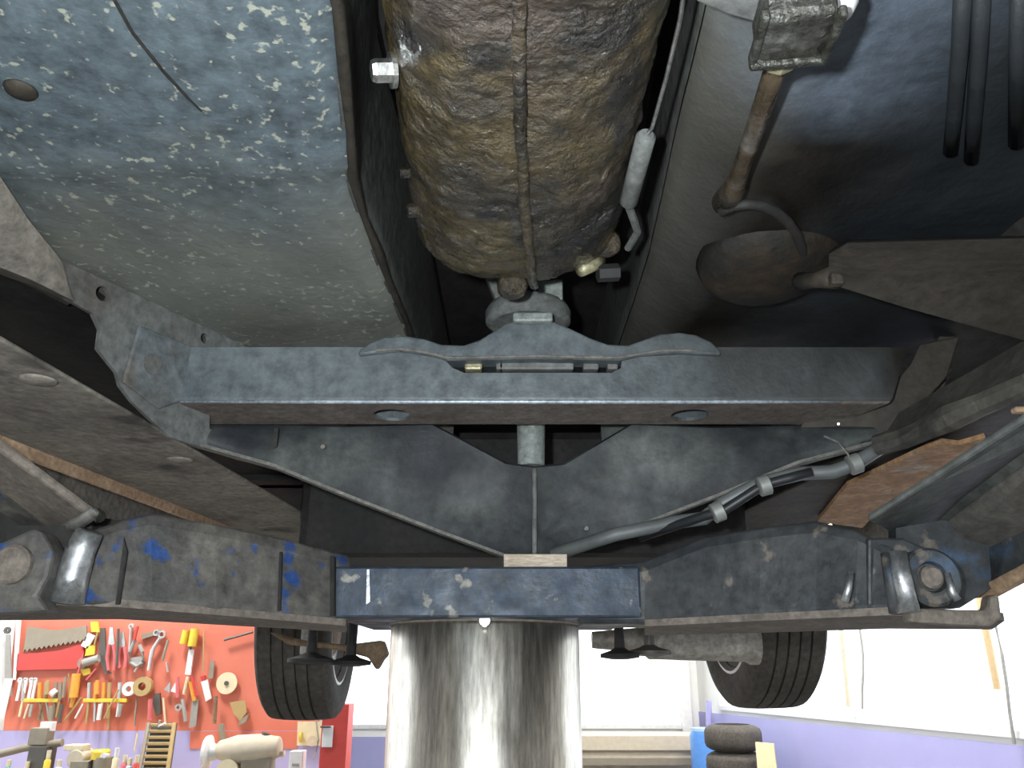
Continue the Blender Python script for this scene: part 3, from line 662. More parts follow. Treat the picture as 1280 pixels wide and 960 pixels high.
link('weld_nick', b_prism([P(*q, Y=BY-.001) for q in [(459,712),(462,712),(463,752),(458,756)]], (0,-.002,0)), M['worn'], BO)

def box_arm(name, st, m, depth=.11, seg=5, parent=LIFT):
    """hollow-section arm through stations (px, y top, y bottom, Y)"""
    rg = []
    full = []
    for a, b in zip(st, st[1:]):
        for k in range(seg): full.append(tuple(a[i]+(b[i]-a[i])*k/seg for i in range(4)))
    full.append(st[-1])
    P0 = P(st[0][0], st[0][1], Y=st[0][3]); P1 = P(st[-1][0], st[-1][1], Y=st[-1][3])
    d = (P1-P0); d.z = 0; d.normalize(); n = V((-d.y, d.x, 0));
    if n.y < 0: n = -n
    for x, yt, yb, Y in full:
        t = P(x, yt, Y=Y); b = P(x, yb, Y=Y)
        rg.append([t+V((0,.008,0)), t+n*depth, b+n*depth, b+n*.004, b+V((0,0,.006)), t+V((0,0,-.014))])
    return link(name, b_loft(rg), m, parent, bevel=.004)
AL = box_arm('swing_arm', [(438,694,778,1.045),(352,672,773,.98),(270,654,766,.925),(190,640,759,.88),(150,648,756,.86),(92,668,754,.83)], M['arm'])
lab(AL, 'grey-brown lift arm with flaked blue paint')
AR = box_arm('swing_arm', [(720,708,780,1.06),(806,700,780,1.03),(880,670,777,.99),(950,658,774,.95),(1020,650,771,.915),(1070,660,769,.885),(1120,684,767,.86)], M['arm_r'])
lab(AR, 'dark scuffed lift arm')
# stepped sleeve and weld lines on the left arm
def strip(name, pts, Yf, th, m, parent): return link(name, b_prism([P(x, y, Y=Y_) for (x, y, Y_) in pts], (0,-th,0)), m, parent, bevel=.001)
strip('sleeve_edge', [(350,690,.976),(354,690,.979),(352,764,.979),(347,764,.976)], 0, .004, M['black'], AL)
strip('sleeve_edge', [(156,672,.858),(161,690,.861),(151,756,.859),(145,756,.855)], 0, .003, M['black'], AL)
strip('pivot_gap', [(414,696,1.02),(420,696,1.024),(420,770,1.024),(414,770,1.02)], 0, .01, M['black'], AL)
# under-flanges of the arms
def under(name, pts, H, th, m, parent): return link(name, b_prism([P(x, y, H=H) for x, y in pts], (0,0,th)), m, parent, bevel=.003)
hA = P(190,754,Y=.88).z-CZ
link('under_flange', b_prism([P(432,782,Y=1.04), P(300,771,Y=.945), P(150,759,Y=.86), P(-60,752,Y=.80), P(-60,776,Y=.98), P(150,774,Y=1.0), P(300,782,Y=1.08), P(432,790,Y=1.14)], (0,0,.008)), M['arm_under'], AL)
link('under_flange', b_prism([P(806,783,Y=1.03), P(950,776,Y=.95), P(1110,769,Y=.865), P(1240,774,Y=.84), P(1256,776,Y=.88), P(1240,787,Y=1.0), P(1110,786,Y=1.0), P(950,791,Y=1.08), P(806,794,Y=1.14)], (0,0,.008)), M['arm_under'], AR)
# left knuckle: worn rounded end, fork cheek with pivot bolt
kn = [(112,664),(100,690),(92,720),(84,752)]
link('worn_end', b_tube([P(x, y, Y=.815+.004*i) for i, (x, y) in enumerate(kn)], [.013,.0145,.015,.016], 18), M['worn'], AL, smooth=True)
CK = link('fork_cheek', b_prism([P(x, y, Y=.80) for x, y in [(-60,690),(0,678),(40,660),(52,664),(66,690),(60,720),(46,745),(60,764),(-60,770)]], (0,.03,0)), M['arm'], AL, bevel=.004)
pb = P(18, 706, Y=.80)
link('pivot_bolt', b_rev(pb, (0,-1,0), [(0,.019),(.006,.019),(.009,.016),(.010,.0)], 24), M['arm_under'], AL, smooth='auto')
link('knuckle_block', b_box(P(70, 705, Y=.885), (.09,.05,.075)), M['black'], AL)
link('knuckle_gap_filler', b_prism([P(x, y, Y=.945) for x, y in [(-40,640),(-20,622),(60,640),(150,650),(170,700),(100,758),(-20,758),(-40,740)]], (0,.02,0)), M['black'], AL)  # black plate added to close a bright gap behind the knuckle
link('knuckle_gap_filler', b_prism([P(x, y, Y=.93) for x, y in [(1120,660),(1180,650),(1235,670),(1240,735),(1200,760),(1120,760)]], (0,.02,0)), M['arm_r'], AR)  # added plate that keeps window light from showing through
# forward-reaching second arm, left
HA2 = .15
def past(far, near, k=.22): return near+(near-far)*k
s1, s2, s3, s4 = P(0,563,H=.205), P(118,650,H=HA2), P(70,668,H=HA2), P(0,615,H=.182)
f1 = past(s2, s1); f4 = past(s3, s4)
SA = link('second_arm', b_prism([f1, s2, s3, f4], (0,0,.012)), M['arm_under'], LIFT, bevel=.004)
link('second_arm_lip', b_tube([s3+V((0,-.004,.002)), P(100,653,H=.148), P(118,640,H=.15), s2+V((.004,0,.004))], .007, 10), M['flange'], SA, smooth=True)
link('second_arm_web', b_prism([f4, s3, s3+V((-.03,.02,.0)), f4+V((-.03,-.02,.0))], (0,0,.03)), M['arm'], SA)
# right knuckle: weld column, pivot eye, base tray
link('weld_column', b_tube([P(1122,690,Y=.83), P(1126,720,Y=.828), P(1136,765,Y=.825)], [.009,.010,.011], 16), M['worn'], AR, smooth=True)
link('weld_column', b_tube([P(1108,692,Y=.835), P(1112,720,Y=.833), P(1120,766,Y=.83)], [.006,.006,.007], 12), M['arm_r'], AR, smooth=True)
link('wear_patch', b_tube([P(1063,715,Y=.868), P(1060,738,Y=.868), P(1056,752,Y=.87)], .004, 8), M['worn'], AR, smooth=True)
pe = P(1162, 722, Y=.85)
link('pivot_eye', b_rev(pe+V((0,.03,0)), (0,-1,0), [(0,.030),(.035,.030),(.038,.027),(.036,.016),(.030,.014),(.030,0)], 32), M['arm_r'], AR, smooth='auto')
link('pivot_bolt', b_rev(pe, (0,-1,0), [(-.01,.012),(.006,.012),(.009,.009)], 20), M['arm_under'], AR, smooth='auto')
link('eye_cheek', b_prism([P(x, y, Y=.875) for x, y in [(1085,672),(1130,672),(1180,695),(1196,712),(1200,748),(1190,756),(1085,758)]], (0,.04,0)), M['arm_r'], AR, bevel=.003)
link('tray_lip', b_prism([P(x, y, Y=.835) for x, y in [(1138,758),(1150,760),(1185,762),(1236,762),(1238,744),(1250,742),(1254,772),(1240,784),(1138,778)]], (0,.02,0)), M['arm_under'], AR, bevel=.004)
link('worn_tip', b_tube([P(1184,716,Y=.84), P(1190,740,Y=.84), P(1197,750,Y=.84)], [.003,.004,.004], 8), M['worn'], AR, smooth=True)
# forward second arm, right
HB2 = .155
t1, t2, t3, t4 = P(1290,520,H=.225), P(1085,652,H=HB2), P(1142,682,H=HB2), P(1290,578,H=.20)
f1 = past(t2, t1); f4 = past(t3, t4)
SB = link('second_arm', b_prism([f1, t2, t3, f4], (0,0,.008)), mat('grey_green_plate', [(.05,.055,.052),(.085,.092,.087),(.11,.115,.108)], 9, .6, 0, .15, 80), LIFT, bevel=.003)
u1_, u2_, u3_, u4_ = P(1290,580,H=.19), P(1145,684,H=.148), P(1216,706,H=.122), P(1290,664,H=.145)
link('second_arm_web', b_prism([past(u2_,u1_), u2_, P(1156,684,H=.146), P(1180,696,H=.136), P(1192,686,H=.138), P(1198,700,H=.128), u3_, past(u3_,u4_)], (0,0,.006)), mat('brown_worn_plate', [(.085,.08,.075),(.13,.12,.105)], 10, .65, 0, .15, 80), SB, bevel=.003)
v1_, v2_, v3_, v4_ = P(1290,666,H=.14), P(1195,712,H=.118), P(1205,748,H=.084), P(1290,706,H=.108)
link('second_arm_rail', b_prism([past(v2_,v1_), v2_, v3_, past(v3_,v4_)], (0,0,.006)), M['arm_r'], SB, bevel=.002)
w1_, w2_, w3_, w4_ = P(1290,706,H=.105), P(1205,750,H=.081), P(1245,746,H=.08), P(1290,724,H=.095)
link('second_arm_foot', b_prism([past(w2_,w1_), w2_, w3_, past(w3_,w4_)], (0,0,.006)), M['rust_edge'], SB, bevel=.002)

# wooden packing block between head and keel
wb = link('wood_block', b_box((P(669,705,Y=1.075).x, 1.09, (b0.z+P(669,697,Y=1.10).z)/2+.0005), (.083, .05, max(.008, P(669,697,Y=1.10).z-b0.z-.001))), M['wood'], bevel=.001)
tag(wb, 'pale thin wooden packing block on the blue lift head', 'wood block')

# ================================================================ WORKSHOP BACKGROUND
TY = PY-.02
K = TY/1.085/F                         # metres per pixel at the tool wall
def Q(x, y, d=0): return P(x, y, Y=TY-d)
def flat(name, pts, m, label, cat, th=.012, d=0, group=None, bevel=0):
    o = link(name, b_prism([Q(x, y, d) for x, y in pts], (0, th, 0)), M[m], bevel=bevel); return tag(o, label, cat, group)
def rod(name, a, b, r, m, label, cat, group=None, d=.01):
    return tag(link(name, b_tube([Q(*a, d), Q(*b, d)], r, 8), M[m]), label, cat, group)
def tool(name, label, cat, at, parts, group=None):
    """parts: (name, kind, data, material)"""
    t = thing(name, Q(*at), label, cat, group)
    for pn, kind, data, m in parts:
        if kind == 'flat': bm = b_prism([Q(x, y, .012) for x, y in data], (0, .014, 0))
        elif kind == 'rod':
            pts, r = data; bm = b_tube([Q(x, y, .014) for x, y in pts], r, 8)
        elif kind == 'disc':
            (x, y), r0, r1, th = data
            c_ = Q(x, y, -.006); rr = [[c_+V((math.cos(k*math.pi/14)*q_, -h_, math.sin(k*math.pi/14)*q_)) for k in range(28)] for h_, q_ in [(0,r1),(0,r0),(th,r0),(th,r1)]]
            bm = b_loft(rr+[rr[0]], cap=False); bmesh.ops.remove_doubles(bm, verts=bm.verts, dist=1e-6)
        elif kind == 'cyl':
            a, b, r = data; bm = b_tube([Q(*a, .02), Q(*b, .02)], r, 12)
        link(pn, bm, M[m], t, smooth='auto' if kind != 'flat' else False)
    return t
teeth = [(108,797)]
for i in range(13):
    x = 106-i*6; teeth += [(x, 802+i*1.05), (x-3, 799+i*1.05)]
tool('hand_saw', 'broad grey saw blade with toothed edge hanging above red sheath', 'saw', (66,816), [('blade','flat',[(34,783),(70,788),(108,782)]+teeth+[(29,816)],'greybrown')])
flat('blade_sheath', [(22,817),(45,816),(75,813),(103,804),(105,816),(96,836),(20,838)], 'red', 'bright red plastic sheath below the grey saw blade', 'sheath', .02)
tool('long_wrench', 'long grey open-ended wrench at the white edge of pegboard', 'wrench', (9,872), [('shaft','flat',[(7,793),(12,793),(14,870),(5,870)],'grey'), ('jaw','disc',((10,788),.022,.006,.014),'darksteel')])
flat('steel_straightedge', [(20,775),(26,775),(23,816),(19,850),(16,850)], 'whitesteel', 'pale steel straightedge beside the grey saw blade', 'ruler', .008)
flat('white_card', [(6,848),(16,848),(5,898),(-6,898)], 'white_plastic', 'white card leaning at the lower edge of pegboard', 'card', .006, d=.02)
tool('tin_snips', 'yellow-handled tool with white tag and wire loops', 'snips', (113,822), [('handle','flat',[(113,777),(122,777),(124,790),(114,790)],'yellow'), ('tag','flat',[(110,791),(119,795),(109,811),(101,807)],'white_plastic'), ('lower_handle','flat',[(108,808),(119,806),(118,818),(106,820)],'yellow'), ('arm','rod',([(122,790),(118,806)],.006),'tan')])
tool('angle_grinder', 'small grey angle grinder hanging above orange drill', 'grinder', (112,835), [('body','cyl',((104,829),(124,823),.026),'grey'), ('guard','disc',((105,829),.035,.008,.02),'greybrown'), ('switch','flat',[(101,837),(112,835),(113,842),(104,845)],'yellow')])
tool('caulking_gun', 'orange-yellow pointed tube tool hanging on pegboard', 'tube', (93,882), [('barrel','cyl',((96,842),(92,872),.028),'orange'), ('nozzle','rod',([(92,872),(89,884)],.014),'orange'), ('trigger_wire','rod',([(86,842),(86,878)],.004),'tan')])
flat('leather_sheath', [(125,785),(131,785),(133,838),(140,842),(131,842),(123,822)], 'darksteel', 'long dark sheath beside red pliers', 'sheath')
def plier(at, x, y0, y1, m, label, group=None, head='steel'):
    h = y1-y0
    return tool('pliers', label, 'pliers', (x, y1), [('handle','rod',([(x-3,y0+h*.4),(x-5,y0+h*.7),(x-3,y1)],.012),m), ('handle','rod',([(x+3,y0+h*.4),(x+5,y0+h*.7),(x+4,y1)],.012),m), ('jaw','flat',[(x-4,y0+h*.42),(x-2,y0),(x+2,y0),(x+4,y0+h*.42)],head)], group)
plier(0, 139, 784, 838, 'pink', 'red-handled pliers beside the long dark sheath')
plier(0, 152.5, 790, 835, 'pink', 'slim red-handled pliers beside silver combination wrench')
tool('combination_wrench', 'silver combination wrench hanging from a red hook', 'wrench', (158,816), [('shaft','rod',([(164,784),(162,812)],.008),'steel'), ('jaw','disc',((165,783),.018,.008,.014),'steel')])
tool('g_clamp', 'grey steel G-clamp hanging on red pegboard', 'clamp', (172,840), [('frame','rod',([(169,800),(162,815),(163,828),(171,833),(179,828),(178,815),(174,806)],.012),'grey'), ('screw','rod',([(176,828),(168,840)],.006),'steel'), ('foot','flat',[(164,822),(179,820),(178,833),(166,834)],'grey')])
tool('locking_pliers', 'silver locking pliers with ring grips near the top', 'pliers', (190,838), [('ring','disc',((203,793),.026,.014,.012),'steel'), ('ring','disc',((196,791),.020,.011,.012),'steel'), ('arm','rod',([(200,798),(192,810),(189,822)],.012),'steel'), ('tip','rod',([(190,812),(186,838)],.012),'steel')])
flat('spirit_level', [(176,793),(200,787),(202,791),(178,799)], 'greybrown', 'short dark level lying across the top hooks', 'level', .02)
tool('hedge_shears', 'shears with two bulbous yellow handles and a white blade', 'shears', (236,845), [('handle','cyl',((233,788),(229,805),.024),'yellow'), ('handle','cyl',((244,786),(240,808),.028),'yellow'), ('blade','flat',[(236,811),(242,812),(238,844),(231,843)],'white_plastic'), ('tang','rod',([(238,808),(238,812)],.008),'darksteel')])
rod('chisel', (235,846), (230,868), .012, 'cream', 'cream chisel hanging under the white shears blade', 'chisel')
rod('hook', (208,828), (210,840), .006, 'steel', 'lone small steel hook on bare pegboard', 'hook')
flat('file', [(263,826),(268,826),(266,848),(260,848)], 'greybrown', 'short dark file above the red and white tube', 'file')
tool('glue_tube', 'white tube with a red cap hanging by cream disc', 'tube', (258,878), [('cap','flat',[(250,846),(256,844),(258,850),(252,852)],'red'), ('body','flat',[(251,852),(259,849),(264,873),(257,877)],'white_plastic')])
tool('sanding_disc', 'round cream sanding disc with dark centre hole', 'disc', (284,868), [('disc','disc',((284,854),.066,.014,.012),'cream'), ('hub','disc',((284,854),.014,.002,.02),'darksteel')])
tool('scraper', 'scraper with orange handle and grey blade', 'scraper', (242,908), [('handle','rod',([(238,852),(243,876)],.014),'orange'), ('blade','flat',[(240,876),(248,874),(245,908),(236,910)],'grey')])
tool('tape_roll', 'white roll of tape hanging beside the tan roll', 'tape', (164,872), [('roll','disc',((164,861),.042,.018,.04),'white_plastic')])
tool('tape_roll', 'tan roll of masking tape hanging on the pegboard', 'tape', (181,870), [('roll','disc',((181,858),.058,.024,.045),'tan')])
flat('dark_brush', [(192,868),(200,866),(201,892),(195,895),(191,880)], 'darksteel', 'dark narrow brush under the tan tape roll', 'brush')
tool('bracket_set', 'silver angle brackets hung on one hook', 'bracket', (214,867), [('bracket','flat',[(205,862),(213,852),(212,866)],'steel'), ('bracket','flat',[(213,864),(221,850),(222,867)],'whitesteel')])
rod('wire_hook', (204,872), (207,906), .007, 'cream', 'pale wire hook hanging above the slatted rack', 'hook')
tool('socket', 'round silver socket hanging beside the scraper', 'socket', (225,890), [('ring','disc',((225,884),.022,.010,.03),'steel')])
tool('sanding_block', 'grey-tan paddle block hanging low on red pegboard', 'block', (298,906), [('block','flat',[(287,878),(306,875),(308,890),(300,902),(292,892)],'tan'), ('grip','flat',[(300,900),(311,892),(308,902),(297,908)],'greybrown')])
rod('dark_file', (316,790), (280,800), .008, 'darksteel', 'dark curved file hung high beside the car tyre', 'file')
# spanners in a fan and screwdrivers in the yellow racks
for i, x in enumerate((26, 33, 40, 45)):
    tool('spanner', 'slim silver spanner in a slanting row above yellow rack', 'spanner', (x-5, 876), [('shaft','rod',([(x,850),(x-5,876)],.010),'whitesteel'), ('head','disc',((x,850),.016,.006,.012),'steel')], 'slanting spanners above the yellow rack')
for a, b, l in [((32,877),(75,874),'short yellow tool rack bar under the slanting spanners'), ((106,876),(161,875),'long yellow tool rack bar beside the orange tube')]:
    t = thing('tool_rack', Q(*a), l, 'rack'); link('bar', b_box((Q(*a)+Q(*b))/2+V((0,-.012,0)), ((b[0]-a[0])*K, .03, .022)), M['yellow'], t, bevel=.003)
SDL = ['steel-handled screwdriver at the end of the short yellow rack beside the spanners', 'orange-handled screwdriver with dark blade in the short yellow rack', 'tan-handled screwdriver with silver blade in the short yellow rack', 'all dark brown screwdriver in the short yellow rack', 'dark-handled screwdriver with tan blade ending the short yellow rack',
  'steel-handled screwdriver nearest the orange tube in the long rack', 'orange-handled screwdriver next to the steel-handled one in the long rack', 'orange-handled screwdriver in the middle of the long yellow rack', 'all tan screwdriver in the long yellow rack', 'steel-handled screwdriver with white blade near the white tape roll']
sd = [(30,24,'steel','cream'),(50,54,'orange','greybrown'),(58,62,'tan','steel'),(70,66,'greybrown','greybrown'),(76,70,'greybrown','tan'),(112,108,'steel','tan'),(120,118,'orange','steel'),(130,124,'orange','steel'),(137,134,'tan','tan'),(150,146,'steel','white_plastic')]
for i, (x0, x1, m1, m2) in enumerate(sd):
    g_ = 'screwdrivers in the yellow racks'
    tool('screwdriver', SDL[i], 'screwdriver', (x1, 902), [('handle','rod',([(x0,853),(x0-1,875)],.012),m1), ('blade','rod',([(x0-1,874),(x1,896+(i*7)%9)],.008),m2)], g_)
rod('long_punch', (102,872), (80,902), .007, 'tan', 'long tan punch slanting below the orange tube', 'punch')
rod('steel_drift', (104,880), (94,898), .007, 'whitesteel', 'short bright drift slanting beside the long tan punch', 'punch')
rod('scribe', (148,862), (130,898), .006, 'tan', 'long pale scribe crossing the yellow rack bar', 'scribe', d=.045)
rod('wooden_dowel', (137,880), (135,912), .008, 'tan', 'thin wooden dowel reaching the pegboard edge', 'dowel')
rod('thin_awl', (171,872), (168,908), .006, 'greybrown', 'thin brown awl beside the slatted rack', 'awl')
rod('allen_key', (172,916), (168,938), .006, 'cream', 'pale rod below pegboard beside the slatted rack', 'rod')

# more small tools between the larger ones
for a, b, r_, m_, nm, l, c in [((148,786),(146,832),.009,'darksteel','drill_bit','thin dark bit between the two red-handled pliers','drill bit'),
    ((172,783),(168,800),.010,'red','red_hook','short red hook above the G-clamp','hook'), ((210,800),(203,826),.009,'greybrown','rasp','dark narrow rasp right beside the locking pliers','rasp'),
    ((255,788),(254,840),.005,'tan','thin_wire','thin straight wire hanging beside the yellow-handled shears','wire'), ((222,846),(222,872),.013,'pink','red_marker','short pink-red stick above the silver socket','stick'),
    ((188,874),(187,900),.014,'pink','pink_brush','faded pink brush between the tan roll and the rack','brush'), ((228,874),(232,902),.012,'grey','putty_knife','grey putty knife hanging beside the scraper blade','knife'),
    ((96,846),(104,818),.005,'pink','cord_loop','pink cord hanging beside the orange tube','cord'), ((82,846),(79,872),.010,'greybrown','gimlet','brown gimlet left of the orange tube','gimlet'),
    ((60,850),(58,868),.013,'tan','nail_punch','stubby tan punch standing over the short rack','punch'), ((65,864),(69,868),.024,'white_plastic','white_plug','round white plug on the short yellow rack','plug'),
    ((122,850),(121,868),.012,'orange','orange_stick','orange stub stick over the long rack','stick'), ((108,850),(120,836),.006,'pink','red_string','pink string looped under the yellow grinder switch','string'),
    ((36,880),(30,898),.007,'cream','pale_rod','pale rod slanting under the short rack','rod'), ((40,880),(37,896),.010,'grey','grey_bit','grey bit under the short rack','bit'),
    ((52,880),(48,900),.010,'brown','brown_bit','brown pointed bit under the short rack','bit'), ((64,882),(63,902),.014,'greybrown','dark_flat_bar','dark flat bar under the short rack end','bar'),
    ((77,880),(74,904),.012,'darksteel','black_flat_bar','black flat bar between the short rack and the punch','bar'), ((126,880),(123,900),.014,'whitesteel','bright_flat_bar','bright broad flat bar under the long rack','bar'),
    ((152,880),(148,896),.012,'grey','grey_flat_bar','grey flat bar under the long rack end','bar'), ((240,846),(246,870),.010,'red','red_lever','red lever between chisel and white tube','lever'),
    ((270,870),(268,905),.012,'brown','brown_stain_batten','brown batten hanging under the short dark file','batten'), ((276,905),(279,925),.020,'greybrown','dark_stick','dark stick above the beige bench motor','stick')]:
    rod(nm, a, b, r_, m_, l, c, d=.03)
# workbench and what stands on it
BYY = 5.0; bz = .82
BEN = thing('workbench', (-2.55, BYY+.2, 0), 'long workbench below the red pegboard', 'workbench')
link('bench_top', b_box((-2.55, BYY+.2, bz-.03), (2.9,.6,.06)), M['woodlight'], BEN, bevel=.004)
for x in (-3.9,-2.55,-1.2):
    for y in (BYY-.05, BYY+.45): link('leg', b_box((x, y, (bz-.06)/2), (.07,.07,bz-.06)), M['woodlight'], BEN)
def R(x, y, Y=BYY): return P(x, y, Y=Y)
kk = BYY/1.09/F
def stand(name, label, cat, parts, base, group=None):
    t = thing(name, base, label, cat, group)
    for pn, bm, m, sm in parts: link(pn, bm, M[m], t, smooth='auto' if sm else False, bevel=0 if sm else .004)
    return t
def drop(p): return V((p.x, p.y, bz))
def up_box(p, wx, wy, ztop): return b_box((p.x, p.y, (bz+ztop)/2), (wx, wy, ztop-bz))
# slatted rack
sx0, sx1 = R(182,960), R(212,960)
parts = []
tl, tr_, bl, br = R(186,904,5.12), R(218,904,5.12), R(174,985,5.0), R(210,985,5.0)
bl.z = br.z = bz+.022; bl.y = br.y = 4.96
parts += [('side_rail', b_tube([tl, bl], .012, 6), 'greybrown', True), ('side_rail', b_tube([tr_, br], .012, 6), 'tan', True)]
for i in range(10):
    t = (i+.3)/10; a, b = tl.lerp(bl, t), tr_.lerp(br, t)
    parts.append(('slat', b_prism([a+V((0,0,.008)), b+V((0,0,.008)), b+V((0,0,-.010)), a+V((0,0,-.010))], (0,.02,0)), 'tan', False))
parts.append(('back_plate', b_prism([tl+V((0,.04,0)), tr_+V((0,.04,0)), br+V((0,.04,0)), bl+V((0,.04,0))], (0,.012,0)), 'blackplastic', False))
parts.append(('hook', b_tube([R(200,900,5.1), R(198,908,5.1), R(207,904,5.1)], .008, 6), 'whitesteel', True))
stand('slatted_rack', 'tan slatted rack with dark gaps leaning on the bench', 'rack', parts, drop(R(195,960)))
# bench grinder: long body, flange, stand
parts = [('motor', b_rev(R(270,938), (1,0,.05), [(0,.03),(.02,.05),(.12,.075),(.25,.075),(.36,.055),(.37,.04)], 24), 'beige', True),
         ('flange', b_rev(R(257,940), (1,0,0), [(0,.085),(.02,.09),(.03,.05),(.08,.035)], 24), 'whitesteel', True),
         ('spout', b_tube([R(326,935), R(331,920)], .02, 10), 'whitesteel', True), ('spout_cap', b_tube([R(331,921), R(333,916)], .024, 10), 'darksteel', True),
         ('arm', b_box(R(338,942), (.16,.05,.03)), 'beige', False), ('pedestal', up_box(R(322,962), .17, .10, R(322,947).z), 'greybrown', False),
         ('drum', b_rev(R(288,962)+V((0,-.06,0)), (0,1,0), [(0,.06),(.1,.06)], 24), 'cream', True)]
stand('bench_grinder', 'beige bench motor with round end flange on the workbench', 'grinder', parts, drop(R(300,960)))
# vice with pipe, beige machine, small cans and pens
parts = [('jaw', b_box(R(52,920), (.10,.09,.09)), 'greybrown', False), ('jaw_cap', b_box(R(60,908), (.07,.05,.05)), 'whitesteel', False), ('screw', b_tube([R(-10,945), R(30,935), R(78,928)], .022, 10), 'greybrown', True), ('base', up_box(R(50,958), .10, .12, R(50,932).z), 'darksteel', False)]
stand('bench_vice', 'brown bench vice with a long screw bar', 'vice', parts, drop(R(50,960)))
stand('bench_press', 'cream curved machine head next to the vice', 'machine', [('head', b_rev(R(99,948)+V((0,-.05,0)), (0,1,0), [(0,.045),(.02,.055),(.12,.055)], 24), 'beige', True), ('body', up_box(R(104,962), .10, .12, R(98,950).z), 'greybrown', False), ('cap', b_box(R(97,934), (.11,.09,.03)), 'cream', False)], drop(R(95,960)))
stand('grease_tub', 'brown tub with yellow lid on the bench', 'tub', [('tub', b_rev((R(126,972).x, BYY, bz), (0,0,1), [(0,.05),(R(126,946).z-bz,.055)], 20), 'greybrown', True), ('lid', b_rev(R(126,944), (0,0,1), [(-.02,.05),(.02,.05),(.03,.04)], 20), 'yellow', True), ('knob', b_rev(R(134,944), (0,-1,0), [(0,.016),(.05,.016)], 12), 'white_plastic', True)], drop(R(126,960)))
for x, m_, l in [(147,'cream','tall cream marker pen standing on the bench'),(157,'pink','pink-red bottle standing on the bench by the pens'),(163,'lightblue','light blue bottle standing on the bench by the rack'),(172,'red','red and cream tube standing beside the slatted rack'),(62,'yellow','yellow can standing in front of the vice'),(75,'white_plastic','white cap bottle between vice and cream machine'),(12,'teal','dark teal can at the end of the bench'),(35,'yellow','yellow tub below the vice screw bar')]:
    y0 = {147:935,157:944,163:948,172:944,62:938,75:950,12:950,35:952}[x]
    p = R(x, y0, 4.93); h = p.z-bz
    stand('bottle', l, 'bottle', [('body', b_rev((p.x,p.y,bz), (0,0,1), [(0,.018),(h*.75,.018),(h*.8,.010)], 14), m_, True), ('cap', b_rev((p.x,p.y,bz), (0,0,1), [(h*.8,.012),(h,.012)], 12), 'cream' if m_ != 'cream' else 'white_plastic', True)], V((p.x,p.y,bz)))
# right end of the bench: socket panel, yellow knob, white box, red cabinet
t = tool('switch_panel', 'cream switch panel with yellow knob and hanging cable', 'switch panel', (385,932), [('panel','flat',[(372,902),(404,902),(402,932),(371,932)],'cream'), ('knob','cyl',((375,921),(377,921),.03),'yellow'), ('cable','rod',([(395,900),(398,925),(395,940),(391,950)],.005),'grey'), ('socket','disc',((391,926),.03,.006,.02),'beige')])
p = R(370, 975); stand('white_box', 'white upright box standing on the end of the bench', 'box', [('box', b_box((p.x, p.y, (bz+R(370,938).z)/2), (17*kk, .08, R(370,938).z-bz)), 'white_plastic', False), ('label', b_box((p.x, p.y-.042, R(370,955).z), (.04,.004,.015)), 'grey', False)], V((p.x,p.y,bz)))
p = R(416, 960, 4.9); ztop = R(416, 880, 4.9).z
cbn = stand('red_cabinet', 'tall red cabinet with white label plate at the bench end', 'cabinet', [('case', b_box((p.x, p.y+.05, ztop/2), (32*kk, .16, ztop)), 'red', False), ('label_plate', b_box((R(411,920,4.9).x, p.y-.034, R(411,920,4.9).z), (13*kk,.006,24*kk)), 'white_plastic', False), ('latch', b_box((R(409,908,4.9).x, p.y-.04, R(409,908,4.9).z), (.06,.02,.01)), 'darksteel', False)], V((p.x, p.y+.05, 0)))

# far right: stacked tyres, blue drum, plank, low bench under the window
def stacktyre(x, Y, z, r, h):
    prof = [(0,r*.62),(h*.05,r*.8),(h*.15,r*.95),(h*.3,r),(h*.7,r),(h*.85,r*.95),(h*.95,r*.8),(h,r*.62)]
    seg = 32; rr = [[V((x+math.cos(2*math.pi*k/seg)*rd_, Y+math.sin(2*math.pi*k/seg)*rd_, z+hh)) for k in range(seg)] for hh, rd_ in prof]; rr.append(rr[0])
    bm = b_loft(rr, cap=False); bmesh.ops.remove_doubles(bm, verts=bm.verts, dist=1e-5)
    return link('stacked_tyre', bm, M['tyre'], smooth='auto')
Ys = 7.3; xs = P(917, 930, Y=Ys).x; zt_ = P(918, 905, Y=Ys).z
hh = zt_/5
names = ['bottom tyre', 'second tyre from the floor', 'third tyre from the floor', 'fourth tyre from the floor', 'top tyre']
for i in range(5):
    tag(stacktyre(xs, Ys, i*hh, .235, hh*.995), names[i]+' of the stack beside the purple wall', 'tyre', 'tyres stacked by the purple wall')
xd = P(882, 930, Y=8.1).x; zd = P(886, 912, Y=8.1).z
DR = stand('blue_drum', 'blue plastic drum with pale lid rim beside stacked tyres', 'drum', [('body', b_rev((xd,8.1,0), (0,0,1), [(0,.13),(.04,.14),(zd*.5,.14),(zd*.52,.145),(zd*.55,.14),(zd-.05,.14),(zd,.12)], 28), 'blue', True), ('lid', b_rev((xd,8.1,zd), (0,0,1), [(-.01,.125),(.015,.125)], 28), 'lightblue', True)], V((xd,8.1,0)))
a, b = P(962, 930, Y=6.6), P(925, 1010, Y=6.4)
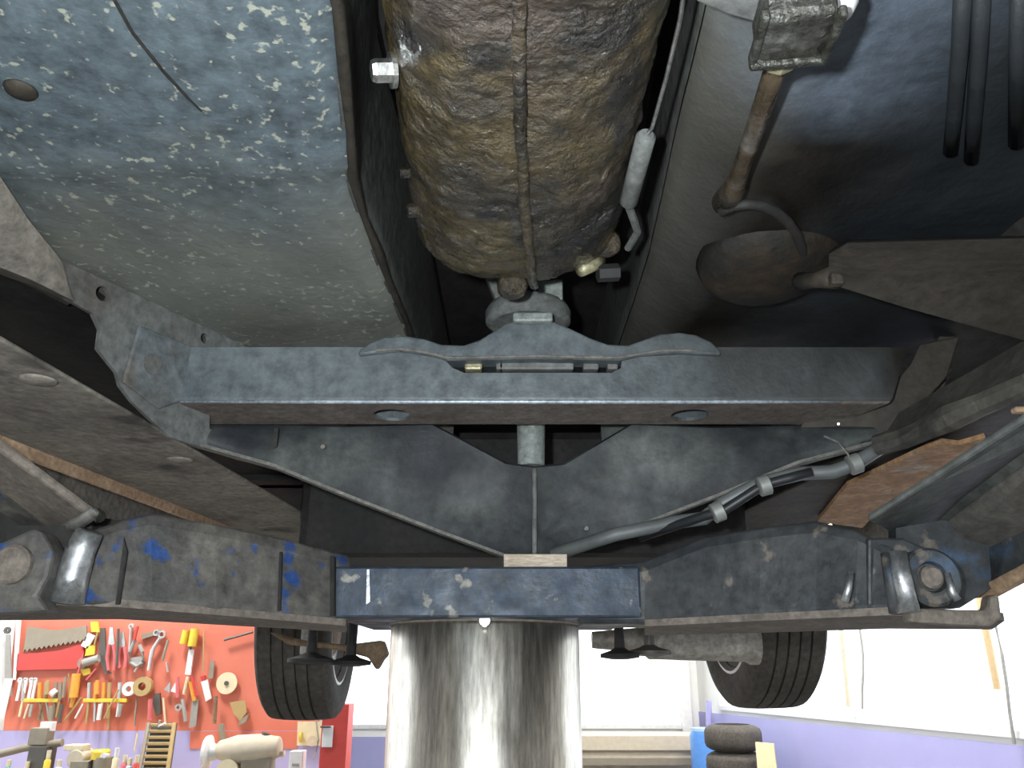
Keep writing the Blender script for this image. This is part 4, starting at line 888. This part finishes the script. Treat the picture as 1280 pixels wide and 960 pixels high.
tag(link('wood_plank', b_prism([P(944,928,Y=6.9), P(967,930,Y=6.9), V((P(967,930,Y=6.9).x-.10, 6.5, .0)), V((P(944,928,Y=6.9).x-.12, 6.5, .0))], (.02,.05,0)), M['woodlight']), 'pale wooden plank leaning beside the stacked tyres', 'plank')
q0, q1 = P(738, 918, Y=8.6), P(868, 918, Y=8.6)
LB = thing('low_bench', ((q0.x+q1.x)/2, 8.7, 0), 'low beige cupboard bench under the bright far window', 'bench')
zl = q0.z; xm = (q0.x+q1.x)/2; wd = (q1.x-q0.x)+1.2
link('bench_body', b_box((xm-.55, 8.75, zl*.42), (wd, .45, zl*.84)), M['beige'], LB)
link('bench_top', b_box((xm-.55, 8.74, zl*.92), (wd+.04, .5, zl*.16)), M['beige'], LB, bevel=.01)
link('bench_rail', b_box((xm-.55, 8.48, P(800,952,Y=8.48).z), (wd,.03,.06)), M['greybrown'], LB)
tag(link('corner_post', b_box((1.86, 9.2, 1.2), (.10,.10,2.4)), M['whitesteel'], bevel=.01), 'pale upright post at the end of the far window', 'post')
tag(link('downpipe', b_tube([P(886,876,Y=8.8), P(886,905,Y=8.8), V((P(886,905,Y=8.8).x,8.8,0))], .03, 12), M['purple']), 'short purple pipe standing beside the pale post', 'pipe')
# things hanging in front of the right-hand window
wallp = (V((*RW0,0))+nin*.06, nin)
def W(x, y): return P(x, y, plane=wallp)
for a, b, r_, m_, l in [((1058,800),(1063,884),.018,'beige','thick beige strap hanging in front of the side window'),((1076,795),(1080,886),.010,'grey','grey cable hanging in front of the side window'),((1230,785),(1249,862),.022,'woodlight','slim wooden batten hanging in front of the side window'),((1244,780),(1270,930),.010,'grey','long grey cable hanging down over the purple dado')]:
    pts = [W(a[0]+(b[0]-a[0])*t+2*math.sin(t*5), a[1]+(b[1]-a[1])*t) for t in (0,.25,.5,.75,1)]
    tag(link('hanging_strap' if 'strap' in l else 'hanging_batten' if 'batten' in l else 'hanging_cable', b_tube([pts[0]+V((0,0,.9)), pts[-1]] if 'cable' not in l else [pts[0]+V((0,0,.9))]+pts, r_, 8), M[m_]), l, 'strap' if 'strap' in l else 'batten' if 'batten' in l else 'cable')
